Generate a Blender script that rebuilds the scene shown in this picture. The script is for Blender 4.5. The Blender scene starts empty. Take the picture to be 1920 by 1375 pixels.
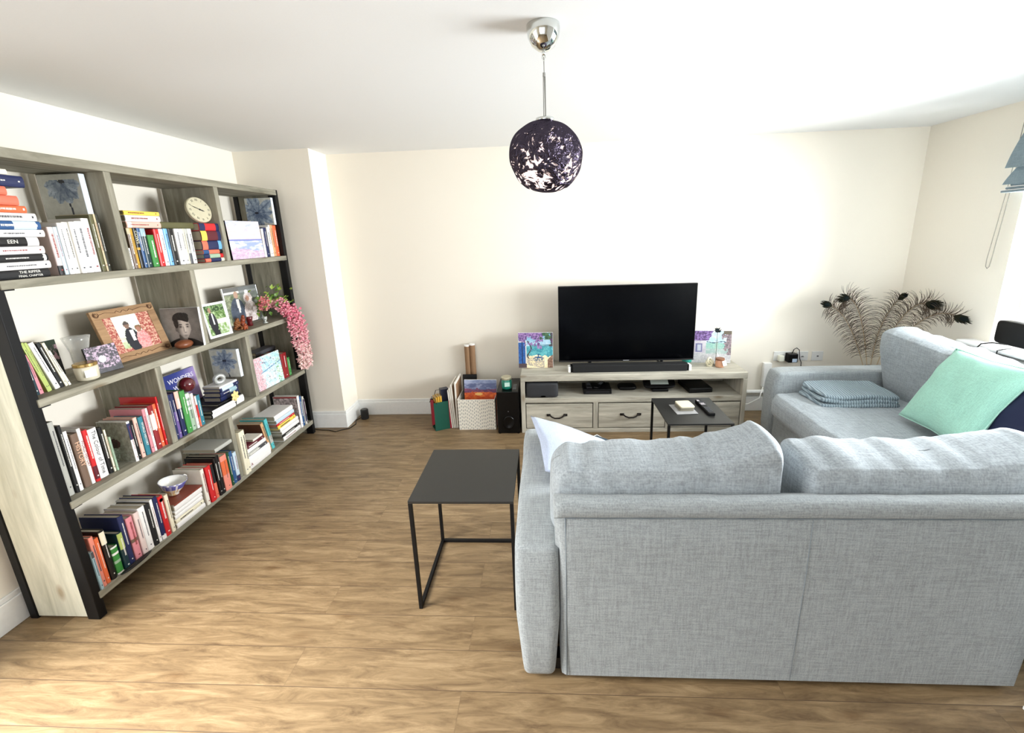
import bpy, bmesh, math, random
from math import pi, sin, cos, sqrt, atan2, radians
from mathutils import Vector, Matrix, Euler, noise
random.seed(7)
S = bpy.context.scene
COL = S.collection

# ------------------------------------------------------------------ camera
pitch, yaw, roll = radians(13.8476), radians(-3.4541), radians(-2.0044)
F = Vector((sin(yaw)*cos(pitch), cos(yaw)*cos(pitch), -sin(pitch)))
R = Vector((cos(yaw), -sin(yaw), 0)); U = R.cross(F)
R2 = R*cos(roll)+U*sin(roll); U2 = -R*sin(roll)+U*cos(roll)
cd = bpy.data.cameras.new('camera'); cam = bpy.data.objects.new('camera', cd); COL.objects.link(cam)
cd.sensor_width = 36; cd.lens = 810.31/1920*36
cd.shift_x = -17.19/1920; cd.shift_y = -49.78/1920; cd.clip_start = .02
M = Matrix((R2, U2, -F)).transposed().to_4x4(); M.translation = Vector((0, 0, 1.6858))
cam.matrix_world = M; S.camera = cam

# ------------------------------------------------------------------ light
S.view_settings.view_transform = 'Standard'; S.view_settings.look = 'None'
S.view_settings.gamma = 1; S.view_settings.use_curve_mapping = False
S.view_settings.exposure = -0.22
w = bpy.data.worlds.new('sky'); S.world = w; w.use_nodes = True
bg = w.node_tree.nodes['Background']; bg.inputs[0].default_value = (.86, .93, 1, 1); bg.inputs[1].default_value = 2.2
def area(name, loc, rot, sx, sy, e, col):
    l = bpy.data.lights.new(name, 'AREA'); l.shape = 'RECTANGLE'; l.size = sx; l.size_y = sy; l.energy = e; l.color = col
    o = bpy.data.objects.new(name, l); o.location = loc; o.rotation_euler = rot; COL.objects.link(o); return o
# daylight outside the right-hand window, the garden door on the left and the rear window
dr_ = area('daylight_right', (3.42, 2.2, 1.45), (0, radians(90), 0), 1.2, 1.7, 205, (.94, .98, 1)); dr_.data.spread = radians(115)
dl = area('daylight_left', (-2.95, .5, 1.75), (0, radians(-40), radians(20)), 1.6, 1.4, 125, (1, .98, .95)); dl.data.spread = radians(85)
area('daylight_rear', (-1.1, -1.95, 1.2), (radians(90), 0, 0), 1.5, 1.8, 22, (1, .97, .93))

# ------------------------------------------------------------------ materials
def lin(c): return tuple(((x/12.92) if x <= .04045 else ((x+.055)/1.055)**2.4) for x in c)
MATS = {}
def newmat(name):
    m = bpy.data.materials.new(name); m.use_nodes = True
    nt = m.node_tree; return m, nt, nt.nodes['Principled BSDF']
def N(nt, t, **kw):
    n = nt.nodes.new(t)
    for k, v in kw.items():
        if k.startswith('i_'): n.inputs[k[2:].replace('_', ' ')].default_value = v
        else: setattr(n, k, v)
    return n
def plain(col, rough=.5, metal=0, spec=.5, name=None, coat=0):
    key = ('p', tuple(round(x, 3) for x in col), rough, metal, spec, coat)
    if key in MATS: return MATS[key]
    m, nt, b = newmat(name or 'surface')
    c = lin(col)
    nz = N(nt, 'ShaderNodeTexNoise', i_Scale=40.0, i_Detail=3.0)
    tc = N(nt, 'ShaderNodeTexCoord'); nt.links.new(tc.outputs['Object'], nz.inputs['Vector'])
    mx = N(nt, 'ShaderNodeMix', data_type='RGBA'); mx.inputs[6].default_value = (*[x*.93 for x in c], 1); mx.inputs[7].default_value = (*[min(1, x*1.05) for x in c], 1)
    nt.links.new(nz.outputs['Fac'], mx.inputs[0]); nt.links.new(mx.outputs[2], b.inputs['Base Color'])
    b.inputs['Roughness'].default_value = rough; b.inputs['Metallic'].default_value = metal
    b.inputs['Specular IOR Level'].default_value = spec; b.inputs['Coat Weight'].default_value = coat
    MATS[key] = m; return m
def wall_mat(col, name):
    m, nt, b = newmat(name); c = lin(col)
    tc = N(nt, 'ShaderNodeTexCoord'); nz = N(nt, 'ShaderNodeTexNoise', i_Scale=140.0, i_Detail=4.0)
    nt.links.new(tc.outputs['Object'], nz.inputs['Vector'])
    mx = N(nt, 'ShaderNodeMix', data_type='RGBA'); mx.inputs[6].default_value = (*[x*.97 for x in c], 1); mx.inputs[7].default_value = (*c, 1)
    nt.links.new(nz.outputs['Fac'], mx.inputs[0]); nt.links.new(mx.outputs[2], b.inputs['Base Color'])
    bp = N(nt, 'ShaderNodeBump', i_Strength=.08, i_Distance=.002); nt.links.new(nz.outputs['Fac'], bp.inputs['Height']); nt.links.new(bp.outputs[0], b.inputs['Normal'])
    b.inputs['Roughness'].default_value = .85; b.inputs['Specular IOR Level'].default_value = .2
    return m
def wood(axis, dark, light, name, knots=.6):
    m, nt, b = newmat(name)
    tc = N(nt, 'ShaderNodeTexCoord'); mp = N(nt, 'ShaderNodeMapping')
    sc = [22, 22, 22]; sc[axis] = 2.2; mp.inputs['Scale'].default_value = sc
    nt.links.new(tc.outputs['Object'], mp.inputs[0])
    n1 = N(nt, 'ShaderNodeTexNoise', i_Scale=1.0, i_Detail=6.0, i_Roughness=.65, i_Distortion=.6); nt.links.new(mp.outputs[0], n1.inputs['Vector'])
    cr = N(nt, 'ShaderNodeValToRGB'); cr.color_ramp.elements[0].position = .3; cr.color_ramp.elements[1].position = .68
    cr.color_ramp.elements[0].color = (*lin(dark), 1); cr.color_ramp.elements[1].color = (*lin(light), 1)
    nt.links.new(n1.outputs['Fac'], cr.inputs[0])
    mp2 = N(nt, 'ShaderNodeMapping'); s2 = [7, 7, 7]; s2[axis] = 3; mp2.inputs['Scale'].default_value = s2; nt.links.new(tc.outputs['Object'], mp2.inputs[0])
    vo = N(nt, 'ShaderNodeTexVoronoi', i_Scale=1.0); nt.links.new(mp2.outputs[0], vo.inputs['Vector'])
    kr = N(nt, 'ShaderNodeValToRGB'); kr.color_ramp.elements[0].position = .05; kr.color_ramp.elements[1].position = .16
    kr.color_ramp.elements[0].color = (knots, knots*.85, knots*.7, 1); kr.color_ramp.elements[1].color = (1, 1, 1, 1); nt.links.new(vo.outputs['Distance'], kr.inputs[0])
    mu = N(nt, 'ShaderNodeMix', data_type='RGBA', blend_type='MULTIPLY'); mu.inputs[0].default_value = 1
    nt.links.new(cr.outputs[0], mu.inputs[6]); nt.links.new(kr.outputs[0], mu.inputs[7]); nt.links.new(mu.outputs[2], b.inputs['Base Color'])
    bp = N(nt, 'ShaderNodeBump', i_Strength=.35, i_Distance=.003); nt.links.new(n1.outputs['Fac'], bp.inputs['Height']); nt.links.new(bp.outputs[0], b.inputs['Normal'])
    b.inputs['Roughness'].default_value = .75; b.inputs['Specular IOR Level'].default_value = .3
    return m
def linen(col, name, dirs=(0, 2), dark=.74, sc=420):
    m, nt, b = newmat(name); c = lin(col)
    tc = N(nt, 'ShaderNodeTexCoord'); prev = None
    outs = []
    for a in range(3):
        mp = N(nt, 'ShaderNodeMapping'); s = [sc*.55]*3; s[a] = sc*.035; mp.inputs['Scale'].default_value = s
        nt.links.new(tc.outputs['Object'], mp.inputs[0])
        n = N(nt, 'ShaderNodeTexNoise', i_Scale=1.0, i_Detail=2.0); nt.links.new(mp.outputs[0], n.inputs['Vector']); outs.append(n)
    a1 = N(nt, 'ShaderNodeMath', operation='ADD'); nt.links.new(outs[0].outputs['Fac'], a1.inputs[0]); nt.links.new(outs[1].outputs['Fac'], a1.inputs[1])
    a2 = N(nt, 'ShaderNodeMath', operation='ADD'); nt.links.new(a1.outputs[0], a2.inputs[0]); nt.links.new(outs[2].outputs['Fac'], a2.inputs[1])
    a3 = N(nt, 'ShaderNodeMath', operation='DIVIDE'); a3.inputs[1].default_value = 3; nt.links.new(a2.outputs[0], a3.inputs[0])
    cr = N(nt, 'ShaderNodeValToRGB'); cr.color_ramp.elements[0].position = .38; cr.color_ramp.elements[1].position = .6
    cr.color_ramp.elements[0].color = (*[x*dark for x in c], 1); cr.color_ramp.elements[1].color = (*[min(1, x*1.15) for x in c], 1)
    nt.links.new(a3.outputs[0], cr.inputs[0]); nt.links.new(cr.outputs[0], b.inputs['Base Color'])
    bp = N(nt, 'ShaderNodeBump', i_Strength=.25, i_Distance=.001); nt.links.new(a3.outputs[0], bp.inputs['Height']); nt.links.new(bp.outputs[0], b.inputs['Normal'])
    b.inputs['Roughness'].default_value = .9; b.inputs['Specular IOR Level'].default_value = .15; b.inputs['Sheen Weight'].default_value = .15
    return m
def print_mat(rough=.5, name='printed_surface'):
    m, nt, b = newmat(name); a = N(nt, 'ShaderNodeVertexColor', layer_name='Col'); nt.links.new(a.outputs[0], b.inputs['Base Color'])
    b.inputs['Roughness'].default_value = rough; return m
PRINT = print_mat(.45); 
def floor_mat():
    m, nt, b = newmat('oak_laminate'); L = nt.links.new
    tc = N(nt, 'ShaderNodeTexCoord'); mp = N(nt, 'ShaderNodeMapping'); mp.inputs['Location'].default_value = (.35, -1.592, 0)
    L(tc.outputs['Object'], mp.inputs[0])
    br = N(nt, 'ShaderNodeTexBrick', offset=.37, i_Scale=1.0); br.inputs['Brick Width'].default_value = 1.9; br.inputs['Row Height'].default_value = .165
    br.inputs['Mortar Size'].default_value = .0014; br.inputs['Mortar Smooth'].default_value = .3; br.inputs['Bias'].default_value = 0
    br.inputs['Color1'].default_value = (0, 0, 0, 1); br.inputs['Color2'].default_value = (1, 1, 1, 1); br.inputs['Mortar'].default_value = (.5, .5, .5, 1)
    L(mp.outputs[0], br.inputs['Vector'])
    # shift the grain from plank to plank
    ad = N(nt, 'ShaderNodeVectorMath', operation='MULTIPLY_ADD'); ad.inputs[1].default_value = (3.1, 5.7, 2.3)
    L(br.outputs['Color'], ad.inputs[0]); L(tc.outputs['Object'], ad.inputs[2])
    m2 = N(nt, 'ShaderNodeMapping'); m2.inputs['Scale'].default_value = (2.4, 17, 1); L(ad.outputs[0], m2.inputs[0])
    n1 = N(nt, 'ShaderNodeTexNoise', i_Scale=1.6, i_Detail=12.0, i_Roughness=.74, i_Distortion=.7); L(m2.outputs[0], n1.inputs['Vector'])
    cr = N(nt, 'ShaderNodeValToRGB'); e = cr.color_ramp.elements
    e[0].position = .30; e[0].color = (*lin((.35, .275, .195)), 1); e[1].position = .71; e[1].color = (*lin((.65, .56, .43)), 1)
    x = e.new(.5); x.color = (*lin((.515, .43, .315)), 1); L(n1.outputs['Fac'], cr.inputs[0])
    m3 = N(nt, 'ShaderNodeMapping'); m3.inputs['Scale'].default_value = (3.5, 11, 1); L(ad.outputs[0], m3.inputs[0])
    vo = N(nt, 'ShaderNodeTexVoronoi', i_Scale=.8); L(m3.outputs[0], vo.inputs['Vector'])
    kr = N(nt, 'ShaderNodeValToRGB'); kr.color_ramp.elements[0].position = .03; kr.color_ramp.elements[1].position = .22
    kr.color_ramp.elements[0].color = (.55, .46, .38, 1); kr.color_ramp.elements[1].color = (1, 1, 1, 1); L(vo.outputs['Distance'], kr.inputs[0])
    mu = N(nt, 'ShaderNodeMix', data_type='RGBA', blend_type='MULTIPLY'); mu.inputs[0].default_value = .8; L(cr.outputs[0], mu.inputs[6]); L(kr.outputs[0], mu.inputs[7])
    pv = N(nt, 'ShaderNodeMix', data_type='RGBA', blend_type='MULTIPLY'); pv.inputs[0].default_value = 1
    pr = N(nt, 'ShaderNodeValToRGB'); pr.color_ramp.elements[0].color = (.84, .82, .79, 1); pr.color_ramp.elements[1].color = (1, 1, 1, 1)
    L(br.outputs['Color'], pr.inputs[0]); L(mu.outputs[2], pv.inputs[6]); L(pr.outputs[0], pv.inputs[7])
    rw_ = N(nt, 'ShaderNodeTexBrick', offset=0.0, i_Scale=1.0); rw_.inputs['Brick Width'].default_value = 60; rw_.inputs['Row Height'].default_value = .165
    rw_.inputs['Mortar Size'].default_value = .0016; rw_.inputs['Mortar Smooth'].default_value = .3; sh_ = N(nt, 'ShaderNodeVectorMath', operation='ADD'); sh_.inputs[1].default_value = (30, 0, 0); L(mp.outputs[0], sh_.inputs[0]); L(sh_.outputs[0], rw_.inputs['Vector'])
    jn = N(nt, 'ShaderNodeMath', operation='MULTIPLY'); jn.inputs[1].default_value = .35; L(br.outputs['Fac'], jn.inputs[0])
    mxm = N(nt, 'ShaderNodeMath', operation='MAXIMUM'); L(jn.outputs[0], mxm.inputs[0]); L(rw_.outputs['Fac'], mxm.inputs[1])
    sm = N(nt, 'ShaderNodeMix', data_type='RGBA'); L(mxm.outputs[0], sm.inputs[0]); L(pv.outputs[2], sm.inputs[6]); sm.inputs[7].default_value = (*lin((.34, .27, .20)), 1)
    L(sm.outputs[2], b.inputs['Base Color'])
    b.inputs['Roughness'].default_value = .42; b.inputs['Specular IOR Level'].default_value = .4
    bp = N(nt, 'ShaderNodeBump', i_Strength=.3, i_Distance=.001); sb = N(nt, 'ShaderNodeMath', operation='SUBTRACT'); L(n1.outputs['Fac'], sb.inputs[0]); L(br.outputs['Fac'], sb.inputs[1])
    L(sb.outputs[0], bp.inputs['Height']); L(bp.outputs[0], b.inputs['Normal'])
    return m
def glass_mat(col=(1, 1, 1), rough=0.02, name='clear_glass', thin=.25):
    m, nt, b = newmat(name); out = nt.nodes['Material Output']
    g = N(nt, 'ShaderNodeBsdfGlossy'); g.inputs['Roughness'].default_value = rough; t = N(nt, 'ShaderNodeBsdfTransparent'); t.inputs[0].default_value = (*col, 1)
    lw = N(nt, 'ShaderNodeLayerWeight', i_Blend=thin); mx = N(nt, 'ShaderNodeMixShader')
    nt.links.new(lw.outputs['Fresnel'], mx.inputs[0]); nt.links.new(t.outputs[0], mx.inputs[1]); nt.links.new(g.outputs[0], mx.inputs[2]); nt.links.new(mx.outputs[0], out.inputs[0]); return m
def frost_mat(fac=.2, name='pale_glass'):
    m, nt, b = newmat(name); out = nt.nodes['Material Output']
    g = N(nt, 'ShaderNodeBsdfDiffuse'); g.inputs[0].default_value = (.9, .9, .87, 1); t = N(nt, 'ShaderNodeBsdfTransparent'); t.inputs[0].default_value = (.97, .97, .96, 1)
    gl = N(nt, 'ShaderNodeBsdfGlossy'); gl.inputs['Roughness'].default_value = .1
    lw = N(nt, 'ShaderNodeLayerWeight', i_Blend=.35); ad = N(nt, 'ShaderNodeMath', operation='MULTIPLY_ADD'); ad.inputs[1].default_value = .5; ad.inputs[2].default_value = fac; nt.links.new(lw.outputs['Facing'], ad.inputs[0])
    m0 = N(nt, 'ShaderNodeMixShader'); m0.inputs[0].default_value = .3; nt.links.new(g.outputs[0], m0.inputs[1]); nt.links.new(gl.outputs[0], m0.inputs[2])
    mx = N(nt, 'ShaderNodeMixShader'); nt.links.new(ad.outputs[0], mx.inputs[0]); nt.links.new(t.outputs[0], mx.inputs[1]); nt.links.new(m0.outputs[0], mx.inputs[2]); nt.links.new(mx.outputs[0], out.inputs[0]); return m
def emit(col, s, name):
    m, nt, b = newmat(name); b.inputs['Emission Color'].default_value = (*col, 1); b.inputs['Emission Strength'].default_value = s; b.inputs['Base Color'].default_value = (*col, 1); return m

# ------------------------------------------------------------------ mesh helpers
class MB:
    def __init__(s): s.v = []; s.f = []; s.c = []
    def add(s, vs, fs, mat=None, col=None):
        n = len(s.v); s.v += [tuple(mat @ Vector(p)) if mat else tuple(p) for p in vs]; s.f += [tuple(i+n for i in f) for f in fs]
        s.c += [col]*len(fs); return s
    def box(s, x0, x1, y0, y1, z0, z1, mat=None, col=None):
        return s.add([(x0, y0, z0), (x1, y0, z0), (x1, y1, z0), (x0, y1, z0), (x0, y0, z1), (x1, y0, z1), (x1, y1, z1), (x0, y1, z1)],
                     [(0, 3, 2, 1), (4, 5, 6, 7), (0, 1, 5, 4), (1, 2, 6, 5), (2, 3, 7, 6), (3, 0, 4, 7)], mat, col)
    def tube(s, pts, r, n=8, mat=None, col=None, cap=True):
        pts = [Vector(p) for p in pts]; rs = r if hasattr(r, '__len__') else [r]*len(pts)
        vs = []; fs = []; a = None
        for i, p in enumerate(pts):
            d = (pts[min(i+1, len(pts)-1)]-pts[max(i-1, 0)]).normalized()
            if a is None: a = d.orthogonal().normalized()
            a = (a-d*a.dot(d)).normalized(); bb = d.cross(a)
            vs += [p+(a*cos(2*pi*k/n)+bb*sin(2*pi*k/n))*rs[i] for k in range(n)]
        for i in range(len(pts)-1):
            for k in range(n): fs.append((i*n+k, i*n+(k+1) % n, (i+1)*n+(k+1) % n, (i+1)*n+k))
        if cap: fs += [tuple(range(n-1, -1, -1)), tuple((len(pts)-1)*n+k for k in range(n))]
        return s.add(vs, fs, mat, col)
    def lathe(s, prof, c=(0, 0, 0), n=32, mat=None, col=None):
        vs = []; fs = []
        for r, z in prof: vs += [(c[0]+r*cos(2*pi*k/n), c[1]+r*sin(2*pi*k/n), c[2]+z) for k in range(n)]
        for i in range(len(prof)-1):
            for k in range(n): fs.append((i*n+k, i*n+(k+1) % n, (i+1)*n+(k+1) % n, (i+1)*n+k))
        if prof[0][0] > 1e-5: fs.append(tuple(range(n-1, -1, -1)))
        if prof[-1][0] > 1e-5: fs.append(tuple((len(prof)-1)*n+k for k in range(n)))
        return s.add(vs, fs, mat, col)
    def ball(s, c, r, n=12, m=8, sc=(1, 1, 1), mat=None, col=None):
        vs = []; fs = []
        for i in range(m+1):
            t = pi*i/m
            vs += [(c[0]+r*sc[0]*sin(t)*cos(2*pi*k/n), c[1]+r*sc[1]*sin(t)*sin(2*pi*k/n), c[2]-r*sc[2]*cos(t)) for k in range(n)]
        for i in range(m):
            for k in range(n): fs.append((i*n+k, i*n+(k+1) % n, (i+1)*n+(k+1) % n, (i+1)*n+k))
        return s.add(vs, fs, mat, col)
    def build(s, name, mat, parent=None, smooth=False, bevel=0, sub=0, weld=False, seg=2, autosm=None):
        me = bpy.data.meshes.new(name); me.from_pydata(s.v, [], s.f)
        if any(c is not None for c in s.c):
            ca = me.color_attributes.new('Col', 'FLOAT_COLOR', 'CORNER')
            for p, c in zip(me.polygons, s.c):
                cc = (*lin(c), 1) if c else (1, 1, 1, 1)
                for li in p.loop_indices: ca.data[li].color = cc
        if weld:
            bm = bmesh.new(); bm.from_mesh(me); bmesh.ops.remove_doubles(bm, verts=bm.verts, dist=1e-5)
            bmesh.ops.recalc_face_normals(bm, faces=bm.faces); bm.to_mesh(me); bm.free()
        if mat: me.materials.append(mat)
        o = bpy.data.objects.new(name, me); COL.objects.link(o)
        if parent: o.parent = parent
        if smooth:
            for p in me.polygons: p.use_smooth = True
        if bevel:
            b = o.modifiers.new('b', 'BEVEL'); b.width = bevel; b.segments = seg; b.limit_method = 'ANGLE'
        if sub:
            b = o.modifiers.new('s', 'SUBSURF'); b.levels = sub; b.render_levels = sub
        return o
def tag(o, label, cat, group=None, kind=None):
    o['label'] = label; o['category'] = cat
    if group: o['group'] = group
    if kind: o['kind'] = kind
    return o
def thing(name, label, cat, loc=(0, 0, 0), rot=(0, 0, 0), group=None):
    o = bpy.data.objects.new(name, None); COL.objects.link(o); o.location = loc; o.rotation_euler = rot; o.empty_display_size = .05
    return tag(o, label, cat, group)
def struct(name, mb, mat, **kw):
    o = mb.build(name, mat, **kw); o['kind'] = 'structure'; return o
def softbox(sx, sy, sz, e=8, n=14, amp=0, freq=6, seed=0, fn=None, mat=None, puff=0):
    """rounded, slightly inflated block centred on the origin; fn deforms each vertex"""
    mb = MB(); e = (e, e, e) if not hasattr(e, '__len__') else e
    for ax in range(3):
        for sg in (-1, 1):
            vs = []; fs = []
            for i in range(n+1):
                for j in range(n+1):
                    a = -1+2*i/n; b2 = -1+2*j/n
                    a = sin(a*pi/2)*.5+a*.5; b2 = sin(b2*pi/2)*.5+b2*.5
                    p = [0, 0, 0]; p[ax] = sg; p[(ax+1) % 3] = a; p[(ax+2) % 3] = b2
                    k = (abs(p[0])**e[0]+abs(p[1])**e[1]+abs(p[2])**e[2])**(1/max(e))
                    q = Vector((p[0]/k*sx/2, p[1]/k*sy/2, p[2]/k*sz/2))
                    if puff: # puff the thin axis (z) in the middle
                        q.z *= 1+puff*(1-min(1, abs(p[0])/k)**2)*(1-min(1, abs(p[1])/k)**2)
                    if amp:
                        nn = noise.noise_vector(q*freq+Vector((seed*7.3, seed*3.1, seed))); q += nn*amp
                    if fn: q = fn(q)
                    vs.append(q)
            for i in range(n):
                for j in range(n):
                    f = (i*(n+1)+j, (i+1)*(n+1)+j, (i+1)*(n+1)+j+1, i*(n+1)+j+1); fs.append(f if sg > 0 else f[::-1])
            mb.add(vs, fs, mat)
    return mb
def pillow(w, h, t, n=28, amp=.006, seed=0, mat=None, dog=.06):
    """knife-edge scatter cushion in the xz plane, thickness along y, corners pulled out"""
    mb = MB()
    for sg in (-1, 1):
        vs = []; fs = []
        for i in range(n+1):
            for j in range(n+1):
                u = -1+2*i/n; v = -1+2*j/n
                pr = ((1-abs(u)**2.6)*(1-abs(v)**2.6))**.55
                sh = 1-dog*(1-abs(u*v))*max(u*u, v*v)
                x = u*w/2*sh; z = v*h/2*sh
                y = sg*t/2*pr
                edge = min(1, (1-max(abs(u), abs(v)))*6)
                nn = noise.noise(Vector((x*7+seed*5, sg*2, z*7)))+.6*noise.noise(Vector((x*16+seed*5, sg*2+z*5, z*9)))
                y += sg*nn*amp*edge*1.6
                vs.append((x, y, z))
        for i in range(n):
            for j in range(n):
                f = (i*(n+1)+j, (i+1)*(n+1)+j, (i+1)*(n+1)+j+1, i*(n+1)+j+1); fs.append(f if sg < 0 else f[::-1])
        mb.add(vs, fs, mat)
    return mb
def picture(w, h, fn, nx=40, ny=40, mat=None, off=0.0):
    """painted sheet in local yz plane facing +x: u runs along +y, v up"""
    mb = MB(); 
    vs = [(off, -w/2+w*i/nx, h*j/ny) for j in range(ny+1) for i in range(nx+1)]
    mb.add(vs, [], mat)
    for j in range(ny):
        for i in range(nx):
            a = j*(nx+1)+i; mb.f.append((a, a+1, a+nx+2, a+nx+1)); c = fn((i+.5)/nx, (j+.5)/ny); mb.c.append(tuple(max(0, min(1, x)) for x in c))
    return mb
def fbm(u, v, s=0, o=3):
    return noise.fractal(Vector((u, v, s*3.7)), .6, 2.1, o)
def mixc(a, b, t): t = max(0, min(1, t)); return tuple(x+(y-x)*t for x, y in zip(a, b))
def inell(u, v, cx, cy, rx, ry): return ((u-cx)/rx)**2+((v-cy)/ry)**2 < 1
def sm(a, b, x): t = max(0, min(1, (x-a)/(b-a))); return t*t*(3-2*t)
def text(body, size, mat, name, parent, mtx, ext=.0003, align='CENTER', squeeze=1):
    c = bpy.data.curves.new(name, 'FONT'); c.body = body; c.size = size; c.extrude = ext; c.align_x = align; c.align_y = 'CENTER'; c.resolution_u = 2
    t = bpy.data.objects.new(name+'_curve', c); COL.objects.link(t)
    me = bpy.data.meshes.new_from_object(t.evaluated_get(bpy.context.evaluated_depsgraph_get()))
    bpy.data.objects.remove(t); me.transform(mtx @ Matrix.Diagonal((squeeze, 1, 1, 1))); me.materials.clear(); me.materials.append(mat); me.name = name
    o = bpy.data.objects.new(name, me); COL.objects.link(o); o.parent = parent; return o
def basis(x, y, z, o=(0, 0, 0)):
    m = Matrix((Vector(x), Vector(y), Vector(z))).transposed().to_4x4(); m.translation = Vector(o); return m

WHITE = plain((.95, .95, .94), .45, name='white_paint')
BLACK = plain((.045, .045, .05), .5, name='black_metal', spec=.25)
BLACKP = plain((.035, .035, .04), .4, name='black_plastic', spec=.25)
CHROME = plain((.85, .86, .85), .06, 1, name='chrome')
def rebase(root, loc):
    loc = Vector(loc); root.location = loc
    def rec(o):
        for ch in o.children:
            if ch.type == 'MESH': ch.data.transform(Matrix.Translation(-loc))
            rec(ch)
    rec(root); return root
SILVER = plain((.75, .76, .76), .3, 1, name='silver_metal')

# ------------------------------------------------------------------ the room
XL, XR, YB, YJ, XP, H = -2.492, 3.074, 3.893, 3.604, -1.862, 2.4
YN = -1.6
wallm = wall_mat((.955, .928, .875), 'cream_wall_paint'); ceilm = wall_mat((.94, .943, .94), 'white_ceiling_paint')
struct('floor', MB().box(XL-.15, XR+.15, YN-.15, YB+.15, -.1, 0), floor_mat())
struct('ceiling', MB().box(XL-.15, XR+.15, YN-.15, YB+.15, H, H+.1), ceilm)
struct('wall_back', MB().box(XL-.15, XR+.15, YB, YB+.12, 0, H), wallm)
struct('wall_pillar', MB().box(XL, XP, YJ, YB, 0, H), wallm)
lw = MB(); d0, d1 = -.55, 1.15   # garden door opening in the left wall
lw.box(XL-.12, XL, YN-.12, d0, 0, H).box(XL-.12, XL, d1, YB, 0, H).box(XL-.12, XL, d0, d1, 2.12, H)
struct('wall_left', lw, wallm)
rw = MB(); w0, w1, wz0, wz1 = 1.3, 3.08, .84, 2.12
rw.box(XR, XR+.25, YN-.12, w0, 0, H).box(XR, XR+.25, w1, YB, 0, H).box(XR, XR+.25, w0, w1, 0, wz0-.03).box(XR, XR+.25, w0, w1, wz1, H)
struct('wall_right', rw, wallm)
nw = MB(); nw.box(XL-.12, -1.8, YN-.12, YN, 0, H).box(.7, XR+.25, YN-.12, YN, 0, H).box(-1.8, .7, YN-.12, YN, 2.1, H).box(-1.8, .7, YN-.12, YN, 0, .3)
struct('wall_rear', nw, wallm)
struct('wall_near_right', MB().box(1.672, XR, YN, 1.255, 0, H), WHITE)
struct('trim_1', MB().box(1.648, 1.672, .2, 1.255, 0, .012), WHITE)
def skirting(name, mb): return struct(name, mb, WHITE, bevel=.004)
def skb(mb, x0, x1, y0, y1, ax, sg):
    # board plus a thinner moulded top step
    mb.box(x0, x1, y0, y1, 0, .135)
    if ax == 'y': mb.box(x0, x1, *( (y0+.006, y1) if sg < 0 else (y0, y1-.006)), .135, .16)
    else: mb.box(*((x0, x1-.006) if sg > 0 else (x0+.006, x1)), y0, y1, .135, .16)
    return mb
skirting('baseboard_back', skb(MB(), XP, XR, YB-.018, YB, 'y', -1))
skirting('baseboard_pillar', skb(skb(MB(), XL, XP+.018, YJ-.018, YJ, 'y', -1), XP, XP+.018, YJ, YB-.018, 'x', 1))
skirting('baseboard_left', skb(MB(), XL, XL+.018, d1+.06, YJ-.018, 'x', 1))
skirting('baseboard_right', skb(MB(), XR-.018, XR, 1.26, YB-.018, 'x', -1))
# window in the right wall: frame, glass, deep sill
upvc = plain((.96, .96, .96), .3, name='white_upvc')
wf = MB(); xf0, xf1 = XR+.14, XR+.2
wf.box(xf0, xf1, w0, w1, wz0, wz0+.06).box(xf0, xf1, w0, w1, wz1-.06, wz1).box(xf0, xf1, w0, w0+.06, wz0, wz1).box(xf0, xf1, w1-.06, w1, wz0, wz1).box(xf0, xf1, 2.16, 2.22, wz0, wz1)
win = struct('window_1', wf, upvc, bevel=.004)
g = MB().box(XR+.165, XR+.171, w0+.05, w1-.05, wz0+.05, wz1-.05).build('window_glass', glass_mat(name='window_glass', thin=.05), win)
struct('trim_2', MB().box(2.955, XR+.14, w0-.1, 3.2, wz0-.028, wz0), WHITE, bevel=.012)
# garden door (left) and rear window, both behind the photographer
df = MB(); xd0, xd1 = XL-.09, XL-.03
df.box(xd0, xd1, d0, d1, 0, .08).box(xd0, xd1, d0, d1, 2.04, 2.12).box(xd0, xd1, d0, d0+.08, 0, 2.12).box(xd0, xd1, d1-.08, d1, 0, 2.12).box(xd0, xd1, .26, .34, 0, 2.12)
dr = struct('door_1', df, upvc, bevel=.004)
MB().box(XL-.064, XL-.058, d0+.07, d1-.07, .07, 2.06).build('door_glass', glass_mat(name='door_glass', thin=.05), dr)
rf = MB(); rf.box(-1.8, .7, YN-.09, YN-.03, .3, .37).box(-1.8, .7, YN-.09, YN-.03, 2.03, 2.1).box(-1.8, -1.73, YN-.09, YN-.03, .3, 2.1).box(.63, .7, YN-.09, YN-.03, .3, 2.1).box(-.59, -.51, YN-.09, YN-.03, .3, 2.1)
w2 = struct('window_2', rf, upvc, bevel=.004)
MB().box(-1.75, .65, YN-.064, YN-.058, .35, 2.05).build('window_glass', glass_mat(name='rear_glass', thin=.05), w2)

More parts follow.
